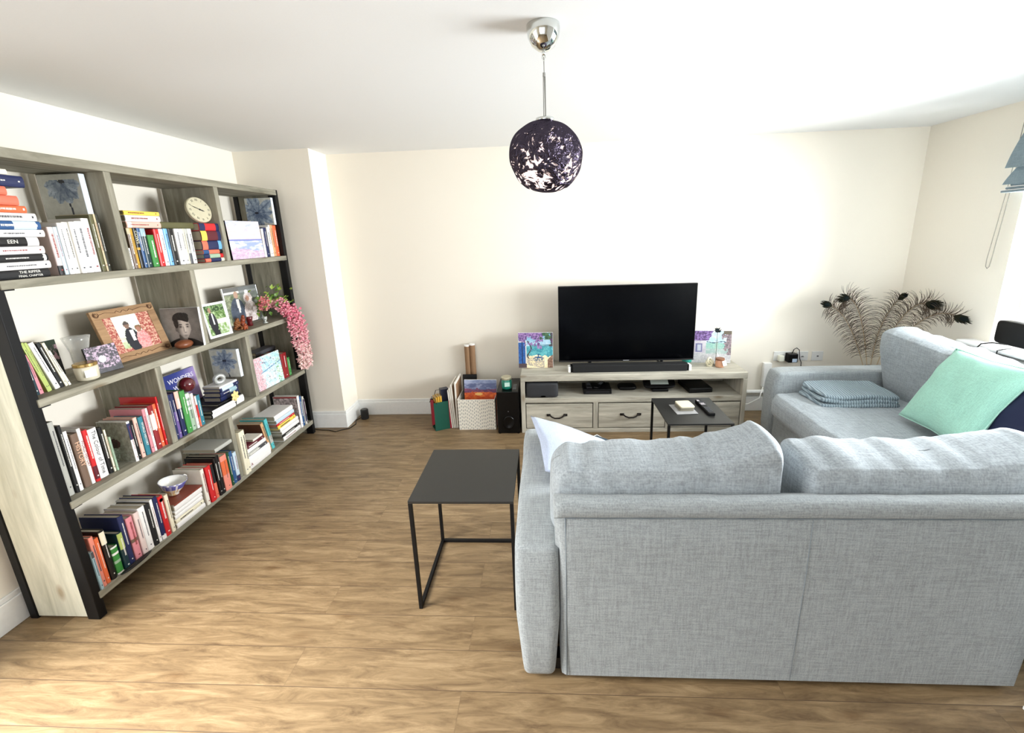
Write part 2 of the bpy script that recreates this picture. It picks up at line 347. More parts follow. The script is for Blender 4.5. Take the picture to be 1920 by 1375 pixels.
# ------------------------------------------------------------------ bookcase
gd, gl = (.43, .42, .365), (.65, .63, .565)
WY = wood(1, gd, gl, 'grey_wood_along'); WZ = wood(2, gd, gl, 'grey_wood_upright'); WX = wood(0, gd, gl, 'grey_wood_across')
WZ_LIT = wood(2, (.74, .74, .66), (.90, .89, .82), 'daylit_wood_upright')  # same grey wood, daylight on the near end panel painted in as paler colour
XB, XF = -2.455, -2.102
SH = {'A': (1.540, 1.575), 'B': (1.050, 1.085), 'C': (.570, .605), 'D': (.095, .130)}
bc = thing('bookcase', 'tall grey reclaimed wood bookcase with black metal posts against the left wall', 'bookcase')
YA, YZ = 1.577, 3.467
MB().box(XB, XF, 1.56, YZ+.01, 2.043, 2.082).build('top_board', WY, bc, bevel=.003)
for k, (a, b) in SH.items(): MB().box(XB, XF, YA-.012, YZ+.012, a, b).build('shelf', WY, bc, bevel=.003)
for (ya, yb, za, zb) in [(2.096, 2.131, 1.575, 2.043), (2.808, 2.843, 1.575, 2.043), (2.480, 2.516, 1.085, 1.540), (2.111, 2.147, .605, 1.050), (2.836, 2.872, .605, 1.050), (2.535, 2.570, .130, .570)]:
    MB().box(XB, XF-.002, ya, yb, za, zb).build('divider', WZ, bc, bevel=.003)
for y0, y1 in ((1.540, 1.577), (3.467, 3.506)):
    for x0, x1 in ((-2.168, -2.108), (-2.456, -2.418)):
        MB().box(x0, x1 if x0 > -2.3 else x1, y0, y1, 0, 2.085).build('post', BLACK, bc, bevel=.003)
    a = MB().box(-2.418, -2.168, y0+.006, y1-.004, .01, 2.043)
    a.build('end_panel', WZ_LIT if y0 < 2 else WZ, bc, bevel=.002)
for k, (a, b) in SH.items():
    for y0, y1 in ((YA, YA+.035), (YZ-.035, YZ)):
        MB().box(-2.168, -2.110, y0, y1, a-.006, a-.0005).build('bracket', BLACK, bc)
rebase(bc, (-2.28, 2.52, 0))

# ------------------------------------------------------------------ media unit
ud, ul = (.56, .54, .49), (.78, .76, .70)
UX = wood(0, ud, ul, 'weathered_wood_long'); UZ = wood(2, ud, ul, 'weathered_wood_upright')
tu = thing('media_unit', 'low weathered grey wood media unit with drawers under the television', 'media unit')
x0, x1, yf, yb = -.228, 1.640, 3.449, 3.85
MB().box(x0, x1, yf, yb, .468, .525).build('top_board', UX, tu, bevel=.006)
for a, b in ((x0, x0+.036), (x1-.036, x1)): MB().box(a, b, yf, yb, 0, .468).build('side_panel', UZ, tu, bevel=.003)
MB().box(x0+.036, x1-.036, yf+.002, yb, .275, .318).build('shelf', UX, tu, bevel=.003)
MB().box(x0+.036, x1-.036, yf+.002, yb, 0, .036).build('bottom_board', UX, tu, bevel=.003)
for a, b in ((.385, .425), (.992, 1.032)): MB().box(a, b, yf+.002, yb-.02, .036, .275).build('divider', UZ, tu, bevel=.003)
MB().box(x0+.036, 1.28, yb-.015, yb, .036, .468).box(1.28, 1.47, yb-.015, yb, .036, .43).box(1.47, x1-.036, yb-.015, yb, .036, .468).build('back_panel', UX, tu)
iron = plain((.12, .10, .09), .55, .6, name='dark_iron')
for i, (a, b) in enumerate(((-.186, .379), (.431, .986), (1.038, 1.598))):
    d = MB().box(a, b, yf+.004, yf+.03, .044, .262).box(a+.012, b-.012, yf+.03, yb-.04, .05, .07).box(a+.012, a+.025, yf+.03, yb-.04, .05, .2).box(b-.025, b-.012, yf+.03, yb-.04, .05, .2)
    d = d.build('drawer', UX, tu, bevel=.003)
    cx = (a+b)/2-.02+i*.01; z = .152
    pts = [(cx-.075, yf+.004, z+.012), (cx-.06, yf-.006, z+.012), (cx-.045, yf-.014, z), (cx-.02, yf-.024, z-.007), (cx+.02, yf-.024, z-.007), (cx+.045, yf-.014, z), (cx+.06, yf-.006, z+.012), (cx+.075, yf+.004, z+.012)]
    hm = MB().tube(pts, .0065, 8); hm.box(cx-.088, cx-.055, yf-.001, yf+.004, z+.002, z+.022).box(cx+.055, cx+.088, yf-.001, yf+.004, z+.002, z+.022)
    hm.build('handle', iron, d, smooth=False)
rebase(tu, (.706, 3.65, 0))
UT = .525

# ------------------------------------------------------------------ television and sound bar
tv = thing('television', 'large black flat screen television on the wooden media unit', 'television')
scr = plain((.008, .009, .016), .2, name='screen_glass', spec=.12)
MB().box(.106, 1.268, 3.668, 3.70, .572, 1.238).build('casing', BLACKP, tv, bevel=.004)
MB().box(.112, 1.262, 3.6665, 3.668, .585, 1.232).build('screen', scr, tv)
MB().box(.106, 1.268, 3.6655, 3.668, .572, .585).build('bottom_bezel', plain((.09, .09, .1), .35), tv)
MB().box(.25, 1.12, 3.70, 3.74, .62, 1.1).build('rear_housing', BLACKP, tv, bevel=.01)
for cx in (.38, 1.0):
    MB().tube([(cx, 3.685, .58), (cx, 3.68, UT+.004)], .012, 8).tube([(cx-.005, 3.56, UT+.006), (cx, 3.68, UT+.014), (cx-.005, 3.80, UT+.006)], [.006, .012, .006], 8).build('foot', BLACKP, tv)
MB().box(.665, .715, 3.6650, 3.6655, .576, .581).build('badge', plain((.7, .7, .72), .4), tv)
rebase(tv, (.687, 3.68, UT))
sb = thing('sound_bar', 'long black sound bar lying in front of the television', 'sound bar')
MB().box(.215, 1.165, 3.50, 3.585, UT, UT+.062).build('body', plain((.05, .05, .055), .8), sb, bevel=.006)
for a, b in ((.178, .2), (1.18, 1.202)): MB().box(a, b, 3.508, 3.578, UT, UT+.05).build('end_cap', WHITE, sb, bevel=.004)
for a, b in ((.2, .215), (1.165, 1.18)): MB().box(a, b, 3.506, 3.58, UT+.002, UT+.056).build('end_trim', BLACKP, sb, bevel=.003)
rebase(sb, (.69, 3.54, UT))

# ------------------------------------------------------------------ paintings
def p_beach(u, v):
    n = fbm(u*7, v*7, 1); n2 = fbm(u*24, v*24, 2)
    sky = mixc((.80, .88, .93), (.45, .68, .80), v*1.2-.5+n*.4)
    c = sky
    if v < .62: c = mixc((.20, .55, .62), (.42, .74, .76), .5+n2*.8+n*.3)
    if .60 < v < .66 and u > .35: c = mixc((.35, .55, .62), c, .35+n)
    if v < .34+.05*n: c = mixc((.93, .86, .68), (.98, .93, .80), n2+.5)
    if v < .30 and .12 < u < .75 and v > .06+(.35-u)*.2 and n2 > -.15: c = mixc((.55, .52, .52), (.8, .75, .66), n2+.4)
    if u < .24 and v < .78:
        c = (.86, .84, .82) if u > .20 or v > .72 else mixc((.10, .28, .55), (.16, .42, .70), n2+.5)
        if abs(u-.11) < .01: c = (.06, .16, .34)
        if v < .12: c = (.30, .24, .26)
    if abs(u-(.32+.05*sin(v*14))) < .018 and .25 < v < .78: c = (.23, .18, .2)
    if v > .72+.14*abs(u-.4)+n*.25 and u < .72: c = mixc((.36, .26, .48), (.66, .52, .74), .5+n2*1.4)
    if v > .80 and u > .72+n*.3: c = mixc((.10, .28, .20), (.32, .45, .30), .5+n2*1.4)
    if u > .92+n*.05 and v > .6: c = mixc((.42, .20, .45), (.2, .3, .2), .5+n2)
    if inell(u, v, .58, .30, .12, .022) or (abs(u-.58) < .012 and .3 < v < .38) or inell(u, v, .58, .38, .03, .02): c = (.10, .32, .52)
    if .42 < u < .72 and .2 < v < .28 and n2 > .05: c = (.30, .42, .52)
    if u > .84 and v < .26-(.98-u)*.9+.1: c = mixc((.45, .32, .26), (.62, .50, .42), .5+n2)
    return c
def p_villa(u, v):
    n = fbm(u*7, v*7, 5); n2 = fbm(u*24, v*24, 6)
    c = mixc((.70, .82, .88), (.86, .91, .94), .5+n)
    if v < .62: c = mixc((.55, .74, .70), (.66, .80, .74), .5+n2)
    if v < .45: c = mixc((.76, .80, .78), (.62, .72, .70), .5+n)
    if v < .28: c = mixc((.74, .74, .76), (.84, .83, .83), .5+n2)
    if abs(v-.645+.02*sin(u*14)) < .012 and u > .38: c = (.24, .36, .42)
    if u < .36 and v < .72:
        c = mixc((.74, .72, .76), (.82, .80, .82), .5+n)
        if .10 < u < .27 and .34 < v < .60: c = (.46, .46, .62) if (u < .14 or u > .23 or v > .57 or v < .37) else (.76, .78, .82)
        if v < .30: c = mixc((.72, .72, .74), (.82, .82, .82), .5+n2)
    if v > .70 and u < .44+.2*n: c = mixc((.34, .24, .42), (.62, .50, .74), .5+n2*1.3)
    if u > .86+n*.15 and v > .25: c = mixc((.42, .38, .40), (.66, .58, .60), .5+n2*1.3)
    if v > .9 and u > .8: c = (.40, .36, .30)
    return c
def p_sunset(u, v):
    n = fbm(u*4, v*16, 8); n2 = fbm(u*10, v*30, 9)
    c = mixc((.50, .56, .72), (.68, .72, .84), .5+n*.9)
    if v < .92: c = mixc((.36, .41, .58), (.62, .66, .80), .5+n*1.5)
    if v < .80+.03*n: c = mixc((.35, .20, .36), (.56, .30, .42), .5+n2)
    if v < .73+.03*n: c = mixc((.80, .28, .12), (.93, .48, .18), .5+n2)
    if inell(u, v, .45, .69, .12, .03): c = (1, .80, .45)
    return c
def p_pinksea(u, v):
    n = fbm(u*4, v*14, 11); n2 = fbm(u*12, v*34, 12)
    if v > .52: c = mixc(mixc((.96, .80, .80), (.72, .76, .90), v*2-1.05+n*.7), (.98, .90, .86), .35+n2*.6)
    else: c = mixc((.62, .68, .84), (.94, .92, .97), .5+n*1.3)
    if abs(v-.50) < .02: c = (.50, .54, .78)
    if v < .24+.05*sin(u*5)+n*.06: c = mixc((.76, .64, .76), (.90, .80, .86), .5+n2)
    return c
def p_flower(cx=.5, cy=.62, stem=1, rad=.42, seed=0, droop=0):
    # broad overlapping petals in slate blue on grey cloth
    pet = []
    r_ = random.Random(seed+40)
    for k in range(9):
        a = (-pi*.92+k*pi*.84/8*1.0 if droop else 2*pi*k/9)+r_.uniform(-.12, .12); pet.append((a, rad*r_.uniform(.8, 1.1), r_.uniform(0, .5)))
    def f(u, v):
        n = fbm(u*9, v*9, seed)*.5; c = mixc((.74, .745, .71), (.82, .825, .79), .5+n)
        if stem and abs(u-(cx+.12*(cy-v)+.02)) < .022 and v < cy-.12: c = (.12, .15, .22)
        for a, L, sh in pet:
            du, dv = u-cx, v-cy; x = (du*cos(a)+dv*sin(a))/L; y = (-du*sin(a)+dv*cos(a))/L
            if 0 < x < 1 and abs(y) < .26*sin(min(1, x*1.02)*pi)**.6*(.4+.6*x)+.02: c = mixc((.30, .37, .48), (.74, .79, .84), sh*.7+.6*x+n*.8-.3*(abs(y) < .03)+.05)
        if (u-cx)**2*1.0+((v-cy)*1.8)**2 < .006: c = (.09, .11, .18)
        return c
    return f
def p_wed1(u, v):
    n = fbm(u*12, v*12, 21); n2 = fbm(u*30, v*30, 22)
    c = mixc((.62, .25, .22), (.88, .72, .62), .5+n2*1.2)
    if .17 < u < .72 and v > .1: c = mixc((.93, .94, .88), (.62, .70, .45), (.55-v)*1.6+n*.4)
    if inell(u, v, .44, .30, .15, .34) : c = (.11, .12, .16)
    if abs(u-.47) < .035+.04*(v-.3) and .25 < v < .58: c = (.90, .86, .84)
    if inell(u, v, .42, .72, .055, .10): c = (.52, .40, .34)
    if inell(u, v, .42, .765, .058, .065) and v > .745: c = (.30, .26, .24)
    if inell(u, v, .66, .22, .14, .30): c = mixc((.86, .50, .50), (.95, .70, .68), .5+n2)
    if inell(u, v, .64, .56, .05, .09): c = (.66, .46, .38)
    if inell(u, v, .645, .59, .075, .085) and not inell(u, v, .635, .555, .045, .07): c = (.52, .38, .26)
    return c
def p_wed2(u, v):
    n = fbm(u*10, v*10, 25); n2 = fbm(u*30, v*30, 26)
    c = mixc((.40, .44, .34), (.70, .72, .60), .5+n)
    if v > .82: c = (.88, .88, .86) if .84 < v < .90 else (.45, .45, .44)
    if u > .45: c = mixc((.48, .50, .50), c, .3)
    if inell(u, v, .32, .30, .22, .42): c = mixc((.34, .38, .44), (.26, .29, .34), n+.5)
    if abs(u-.36) < .03+.05*(v-.35) and .3 < v < .68: c = (.93, .92, .90)
    if inell(u, v, .34, .80, .065, .10): c = (.76, .62, .54)
    if inell(u, v, .70, .26, .20, .34) or inell(u, v, .68, .66, .13, .17): c = mixc((.96, .93, .92), (.84, .76, .74), .4+n2)
    if inell(u, v, .66, .66, .055, .085): c = (.80, .62, .54)
    if inell(u, v, .67, .85, .06, .05): c = (.95, .95, .94)
    return c
def p_grad(u, v):
    n = fbm(u*12, v*12, 31)
    c = mixc((.28, .42, .16), (.72, .80, .62), .5+n)
    if v > .78: c = (.16, .28, .12) if n > -.1 else (.5, .62, .4)
    if .35 < v < .52 and u > .45: c = (.88, .86, .80)
    if u > .55 and v < .35: c = mixc((.80, .82, .78), (.45, .60, .28), n+.4)
    if inell(u, v, .30, .42, .20, .34): c = (.07, .08, .12)
    if abs(u-.33) < .03 and .35 < v < .74: c = (.92, .92, .92)
    if inell(u, v, .26, .84, .07, .09): c = (.66, .50, .42)
    if v < .16 and .2 < u < .5: c = (.06, .06, .09)
    return c
def p_blossom(u, v):
    n = fbm(u*13, v*13, 35); c = mixc((.12, .09, .14), (.74, .64, .72), .40+n*1.8)
    if inell(u, v, .45, .5, .12, .13): c = (.93, .90, .93)
    if v < .16: c = mixc(c, (.08, .07, .11), .8)
    return c
def p_portrait(u, v):
    n = fbm(u*6, v*6, 41); n2 = fbm(u*20, v*20, 42); g = .60-.16*u+.05*n-.25*((u-.5)**2+(v-.5)**2)
    col = g
    if v < .23-.75*(u-.52)**2: col = .10+.02*n2
    if v < .22 and abs(u-.53) < .015+.32*v: col = .80
    if v < .20 and abs(u-.54) < .018+.03*v: col = .10
    if abs(u-.50) < .10 and .16 < v < .32: col = .46-.2*sm(.55, .42, u)
    if inell(u, v, .352, .46, .026, .062): col = .40+.1*n2
    rx = .195*(1-.36*sm(.46, .20, v)); d = ((u-.545-.02*sm(.4, .2, v))/rx)**2+((v-.47)/.275)**2
    if d < 1:
        s = .84-.42*sm(.55, .36, u)-.16*sm(.36, .20, v)-.10*sm(.62, .74, u)-.06*d
        for ex, w in ((.475, .042), (.655, .036)):
            s -= .34*math.exp(-((u-ex)/w)**2-((v-.515)/.028)**2)
            if ((u-ex)/(w*.62))**2+((v-.51)/.013)**2 < 1: s = .20
            if ((u-ex)/(w*1.25))**2+((v-.572-.02*(ex-u)*(1 if ex > .6 else -1))/.013)**2 < 1: s = .15
        s -= .20*math.exp(-((u-.548)/.016)**2)*(.38 < v < .52)
        s += .08*math.exp(-((u-.585)/.014)**2)*(.38 < v < .54)
        s -= .28*math.exp(-((u-.578)/.034)**2-((v-.365)/.012)**2)
        s -= .32*math.exp(-((u-.575)/.050)**2-((v-.290)/.009)**2)
        s -= .14*math.exp(-((u-.575)/.036)**2-((v-.262)/.012)**2)
        col = s
    fr_ = .655+.035*sin((u-.30)*11)
    if (inell(u, v, .505, .72, .212, .165) and v > fr_) or inell(u, v, .372, .62, .060, .14) or inell(u, v, .60, .80, .12, .075): col = .07+.07*max(0, n2)+.05*(sin(u*60+v*20) > .8)
    return (col*1.02, col*.975, col*.93)
def p_card(u, v):
    n = fbm(u*8, v*8, 51); n2 = fbm(u*26, v*26, 52)
    c = mixc((.66, .82, .92), (.86, .90, .95), .5+n)
    if v < .5: c = mixc((.93, .96, .96), (.74, .88, .90), .5+n)
    if abs(v-(.46+.22*u)) < .012: c = (.30, .45, .62)
    if u < .26+.1*n: c = mixc((.80, .62, .66), (.94, .84, .86), .5+n2)
    if u > .78 and n2 > .22: c = (.52, .74, .48)
    if .30 < u < .42 and abs(v-(.82-.4*(u-.3))) < .012: c = (.22, .24, .32)
    if n2 > .62: c = (.35, .38, .44)
    return c
def p_cover_dark(u, v):
    n = fbm(u*9, v*9, 55); c = (.06, .06, .07)
    if v > .45: c = mixc((.10, .16, .10), (.70, .55, .60), n*1.6+.35)
    if v > .85: c = (.12, .2, .12)
    return c
def p_rose(u, v):
    n = fbm(u*10, v*10, 57); c = mixc((.52, .51, .46), (.66, .65, .60), .5+n)
    if inell(u, v, .18, .22, .34, .26): c = mixc((.82, .84, .80), (.50, .54, .48), .5+fbm(u*26, v*26, 3)*1.4)
    if inell(u, v, .42, .46, .20, .12): c = mixc((.20, .14, .13), (.36, .22, .22), .5+n)
    return c
def p_wonders(u, v):
    c = mixc((.12, .18, .48), (.78, .66, .84), sm(.15, 1.05, u*.75+(1-v)*.55)); n = fbm(u*8, v*8, 61)
    if v < .30+.1*sin(u*8)+n*.1 and u < .6: c = mixc((.72, .66, .84), (.40, .36, .62), .5+n)
    return c
def canvas(name, label, cat, fn, w, h, t, mtx, nx=56, edge=WHITE, group=None, part='painting'):
    r = thing(name, label, cat, group=group)
    MB().box(-t, 0, -w/2, w/2, 0, h).build('canvas', edge, r, bevel=.002)
    picture(w-.002, h-.002, fn, nx, int(nx*h/w), off=.0006, mat=Matrix.Translation((0, 0, .001))).build(part, PRINT, r)
    r.matrix_world = mtx; return r
def TR(x, y, z, rz=0, tilt=0): return Matrix.Translation((x, y, z)) @ Matrix.Rotation(rz, 4, 'Z') @ Matrix.Rotation(-tilt, 4, 'Y')
# local +x is the picture's front; rz=-90deg turns it to face the camera
canvas('painting', 'square painting of a blue door and beach under purple blossom left of the television', 'painting', p_beach, .305, .315, .02, TR(-.098, 3.66, UT, radians(-92), radians(5)), 64)
canvas('painting', 'pale painting of a seaside villa leaning on the right end of the media unit', 'painting', p_villa, .325, .285, .02, TR(1.435, 3.72, UT, radians(-97), radians(5)), 64)

# ------------------------------------------------------------------ things on the media unit
def candle_jar(loc, r, h, gcol, waxcol, lidmat, label, lid_h=.014, tagged=False, lidr=1.0, group=None):
    t = thing('candle_jar', label, 'candle')
    MB().lathe([(r*.8, 0), (r*.96, h*.06), (r, h*.2), (r, h*.82), (r*.9, h*.93), (r*.9, h)], n=32).build('jar', plain(gcol, .15, coat=.5), t, smooth=True)
    MB().lathe([(r*lidr*.96, h), (r*lidr, h+.002), (r*lidr, h+lid_h), (r*lidr*.94, h+lid_h+.003), (0, h+lid_h+.003)], n=32).build('lid', lidmat, t, bevel=.001)
    return t
t = candle_jar(0, .036, .062, (.80, .58, .45), 0, plain((.55, .36, .25), .5), 'peach candle jar with brown lid and white swing tag by the villa painting')
MB().box(.018, .05, -.045, -.042, .012, .058, mat=Matrix.Rotation(radians(-18), 4, 'Y')).build('paper_tag', WHITE, t)
t.location = (1.466, 3.60, UT)
t = candle_jar(0, .042, .075, (.18, .66, .60), 0, plain((.75, .6, .5), .5), 'turquoise glass candle jar half hidden behind the television edge'); t.location = (1.245, 3.765, UT)
ok_ = MB()
for i, (dy, dz, rr) in enumerate(((0, .022, .021), (-.004, .052, .022), (.014, .036, .016), (-.017, .036, .016))):
    ang = radians(35 if i % 2 else -30)
    ok_.tube([(dy*1+rr*cos(a)*cos(ang), rr*cos(a)*sin(ang), dz+rr*sin(a)) for a in [2*pi*k/20 for k in range(21)]], .0075, 8, cap=False)
ok_.lathe([(.024, 0), (.028, .004), (.02, .009)], n=20)
o = ok_.build('knot_ornament', plain((.88, .85, .74), .6), smooth=True); o.location = (1.392, 3.63, UT); tag(o, 'cream knotted rope ornament beside the peach candle jar', 'ornament')
bt = thing('bud_vase', 'clear glass bud vase holding one dark dried sprig in front of the villa painting', 'vase')
MB().lathe([(.034, 0), (.038, .01), (.038, .06), (.03, .09), (.012, .115), (.010, .21), (.013, .218)], n=28).build('glass', frost_mat(.06, 'vase_glass'), bt, smooth=True)
bt.location = (1.452, 3.662, UT)
sp = thing('dried_sprig', 'dark teal dried flower head rising above the villa painting', 'dried flower')
MB().tube([(0, 0, .02), (.002, 0, .15), (0, .0, .285)], .002, 6).build('stem', plain((.25, .28, .2), .7), sp)
bb = MB(); rnd = random.Random(3)
for k in range(46):
    a, el = rnd.uniform(0, 2*pi), rnd.uniform(-.6, 1.3); d = Vector((cos(a)*cos(el), sin(a)*cos(el), sin(el))); L = rnd.uniform(.018, .036)
    p0 = Vector((0, 0, .298)); bb.tube([p0, p0+d*L*.6, p0+d*L+Vector((0, 0, .004))], [.003, .0045, .0006], 5)
bb.build('flower_head', plain((.07, .13, .15), .8), sp); sp.location = (1.452, 3.662, UT)

# in the media unit's open shelf
ZS = .318
s = thing('smart_speaker', 'grey rounded smart speaker on the media unit shelf at the far left', 'speaker')
softbox(.275, .16, .135, e=9, n=10).build('cabinet', plain((.16, .165, .18), .75), s, smooth=True, weld=True)
MB().lathe([(0, 0), (.022, 0)], n=20, mat=Matrix.Translation((.01, -.0808, -.052)) @ Matrix.Rotation(pi/2, 4, 'X') @ Matrix.Diagonal((1, .35, 1, 1))).build('badge', BLACKP, s)
s.location = (-.047, 3.535, ZS+.0677)
bx = thing('set_top_box', 'black set-top box on the media unit shelf with a remote on top', 'set-top box')
MB().box(-.12, .12, -.09, .09, 0, .045).build('casing', BLACKP, bx, bevel=.004); MB().box(-.1, .1, -.0905, -.09, .012, .03).build('display', plain((.1, .1, .12), .2), bx); bx.location = (.43, 3.62, ZS)
rc = thing('remote_control', 'slim dark remote lying on the set-top box inside the media unit', 'remote control')
MB().box(-.021, .021, -.08, .08, 0, .014).build('body', BLACKP, rc, bevel=.004); MB().box(-.014, .014, -.0, .07, .014, .0155).build('buttons', plain((.45, .47, .5), .4), rc)
rc.location = (.455, 3.62, ZS+.0455); rc.rotation_euler = (0, 0, -.5)
rc = thing('remote_control', 'small grey remote at the left of the set-top box inside the media unit', 'remote control')
MB().box(-.022, .022, -.06, .06, 0, .014).build('body', plain((.12, .12, .13), .4), rc, bevel=.004); MB().box(-.014, .014, .0, .05, .014, .0155).build('buttons', plain((.4, .42, .45), .4), rc); rc.location = (.36, 3.61, ZS+.0455)
pk = softbox(.16, .12, .04, e=4, n=8).build('router', BLACKP, smooth=True, weld=True); pk.location = (.70, 3.66, ZS+.0205); tag(pk, 'round low black router between set-top box and game pad on the shelf', 'router')
gp = thing('game_pad', 'black handheld game pad with a pale screen on the media unit shelf', 'game pad')
softbox(.27, .14, .03, e=5, n=10).build('body', BLACKP, gp, smooth=True, weld=True); MB().box(-.075, .075, -.04, .045, .0155, .0165).build('screen', plain((.80, .84, .82), .2), gp)
for sx in (-1, 1): MB().lathe([(.012, 0), (.014, .006), (0, .008)], (sx*.105, .03, .013), n=14).build('thumb_stick', plain((.1, .1, .1), .5), gp)
gp.location = (.97, 3.63, ZS+.079); gp.rotation_euler = (radians(38), 0, 0)
ds = MB().box(-.07, .07, -.05, .05, 0, .025).build('charging_cradle', BLACKP, bevel=.006); ds.location = (.97, 3.615, ZS); tag(ds, 'black charging cradle under the handheld game pad', 'charging cradle')
gp.location = (.97, 3.635, ZS+.072)
gc = thing('game_console', 'flat black game console on the right of the media unit shelf', 'game console')
MB().box(-.10, .10, -.13, .13, 0, .042).build('casing', BLACKP, gc, bevel=.005); MB().box(-.09, .09, -.1305, -.13, .016, .02).build('disc_slot', plain((.02, .02, .02), .2), gc); gc.location = (1.29, 3.66, ZS); gc.rotation_euler = (0, 0, radians(4))

# ------------------------------------------------------------------ black tables
def cube_table(name, label, x0, x1, y0, y1, h, legr=.008, openfront=True):
    t = thing(name, label, 'side table'); tm = plain((.13, .13, .125), .42, name='dark_steel')
    MB().box(x0, x1, y0, y1, h-.013, h).build('table_top', tm, t, bevel=.0015)
    w = legr*2
    for xx in (x0, x1-w):
        for yy in (y0, y1-w): MB().box(xx, xx+w, yy, yy+w, 0, h-.013).build('leg', BLACK, t, bevel=.001)
    for xx in (x0, x1-w): MB().box(xx, xx+w, y0+w, y1-w, 0, w).build('floor_rail', BLACK, t, bevel=.001)
    MB().box(x0+w, x1-w, y1-w, y1, 0, w).build('floor_rail', BLACK, t, bevel=.001)
    return rebase(t, ((x0+x1)/2, (y0+y1)/2, 0))
cube_table('side_table', 'square black metal side table left of the near sofa', -.6186, -.1567, 1.628, 2.091, .5706)
cube_table('side_table', 'small black metal table holding coasters and a remote before the media unit', .778, 1.200, 2.640, 3.094, .45)
c = MB().box(-.072, .072, -.085, .085, 0, .004).build('photo_coaster', plain((.62, .62, .62), .3), bevel=.0015); c.location = (.945, 2.875, .451); c.rotation_euler = (0, 0, .06)
tag(c, 'thin square grey coaster at the bottom of the stack on the small table', 'coaster', 'coasters on the small black table')
for k in range(3):
    c = MB()
    c = softbox(.10, .115, .011, e=(7, 7, 12), n=8).build('coaster', plain((.86, .83, .73) if k == 2 else (.5, .48, .42), .6), smooth=False, weld=True, bevel=.001)
    c.location = (.955+.002*k, 2.89, .4605+k*.0113); c.rotation_euler = (0, 0, .05+.02*k)
    tag(c, ['grey rounded coaster second from the bottom of the stack on the small table', 'grey rounded coaster just under the cream one on the small table', 'cream marbled rounded coaster on top of the stack'][k], 'coaster', 'coasters on the small black table')
rc = thing('remote_control', 'black television remote beside the coasters on the small table', 'remote control')
MB().box(-.022, .022, -.125, .125, 0, .019).build('body', BLACKP, rc, bevel=.004)
bm_ = MB()
for i in range(3):
    for j in range(9):
        if j in (4,): continue
        bm_.box(-.015+i*.0115, -.007+i*.0115, -.095+j*.022, -.084+j*.022, .019, .0205)
bm_.build('buttons', plain((.30, .31, .34), .5), rc)
MB().box(-.016, .016, .03, .055, .019, .0203).box(-.016, -.002, .085, .112, .019, .0204).build('pale_keys', plain((.82, .78, .8), .4), rc)
rc.location = (1.096, 2.885, .451); rc.rotation_euler = (0, 0, .045)

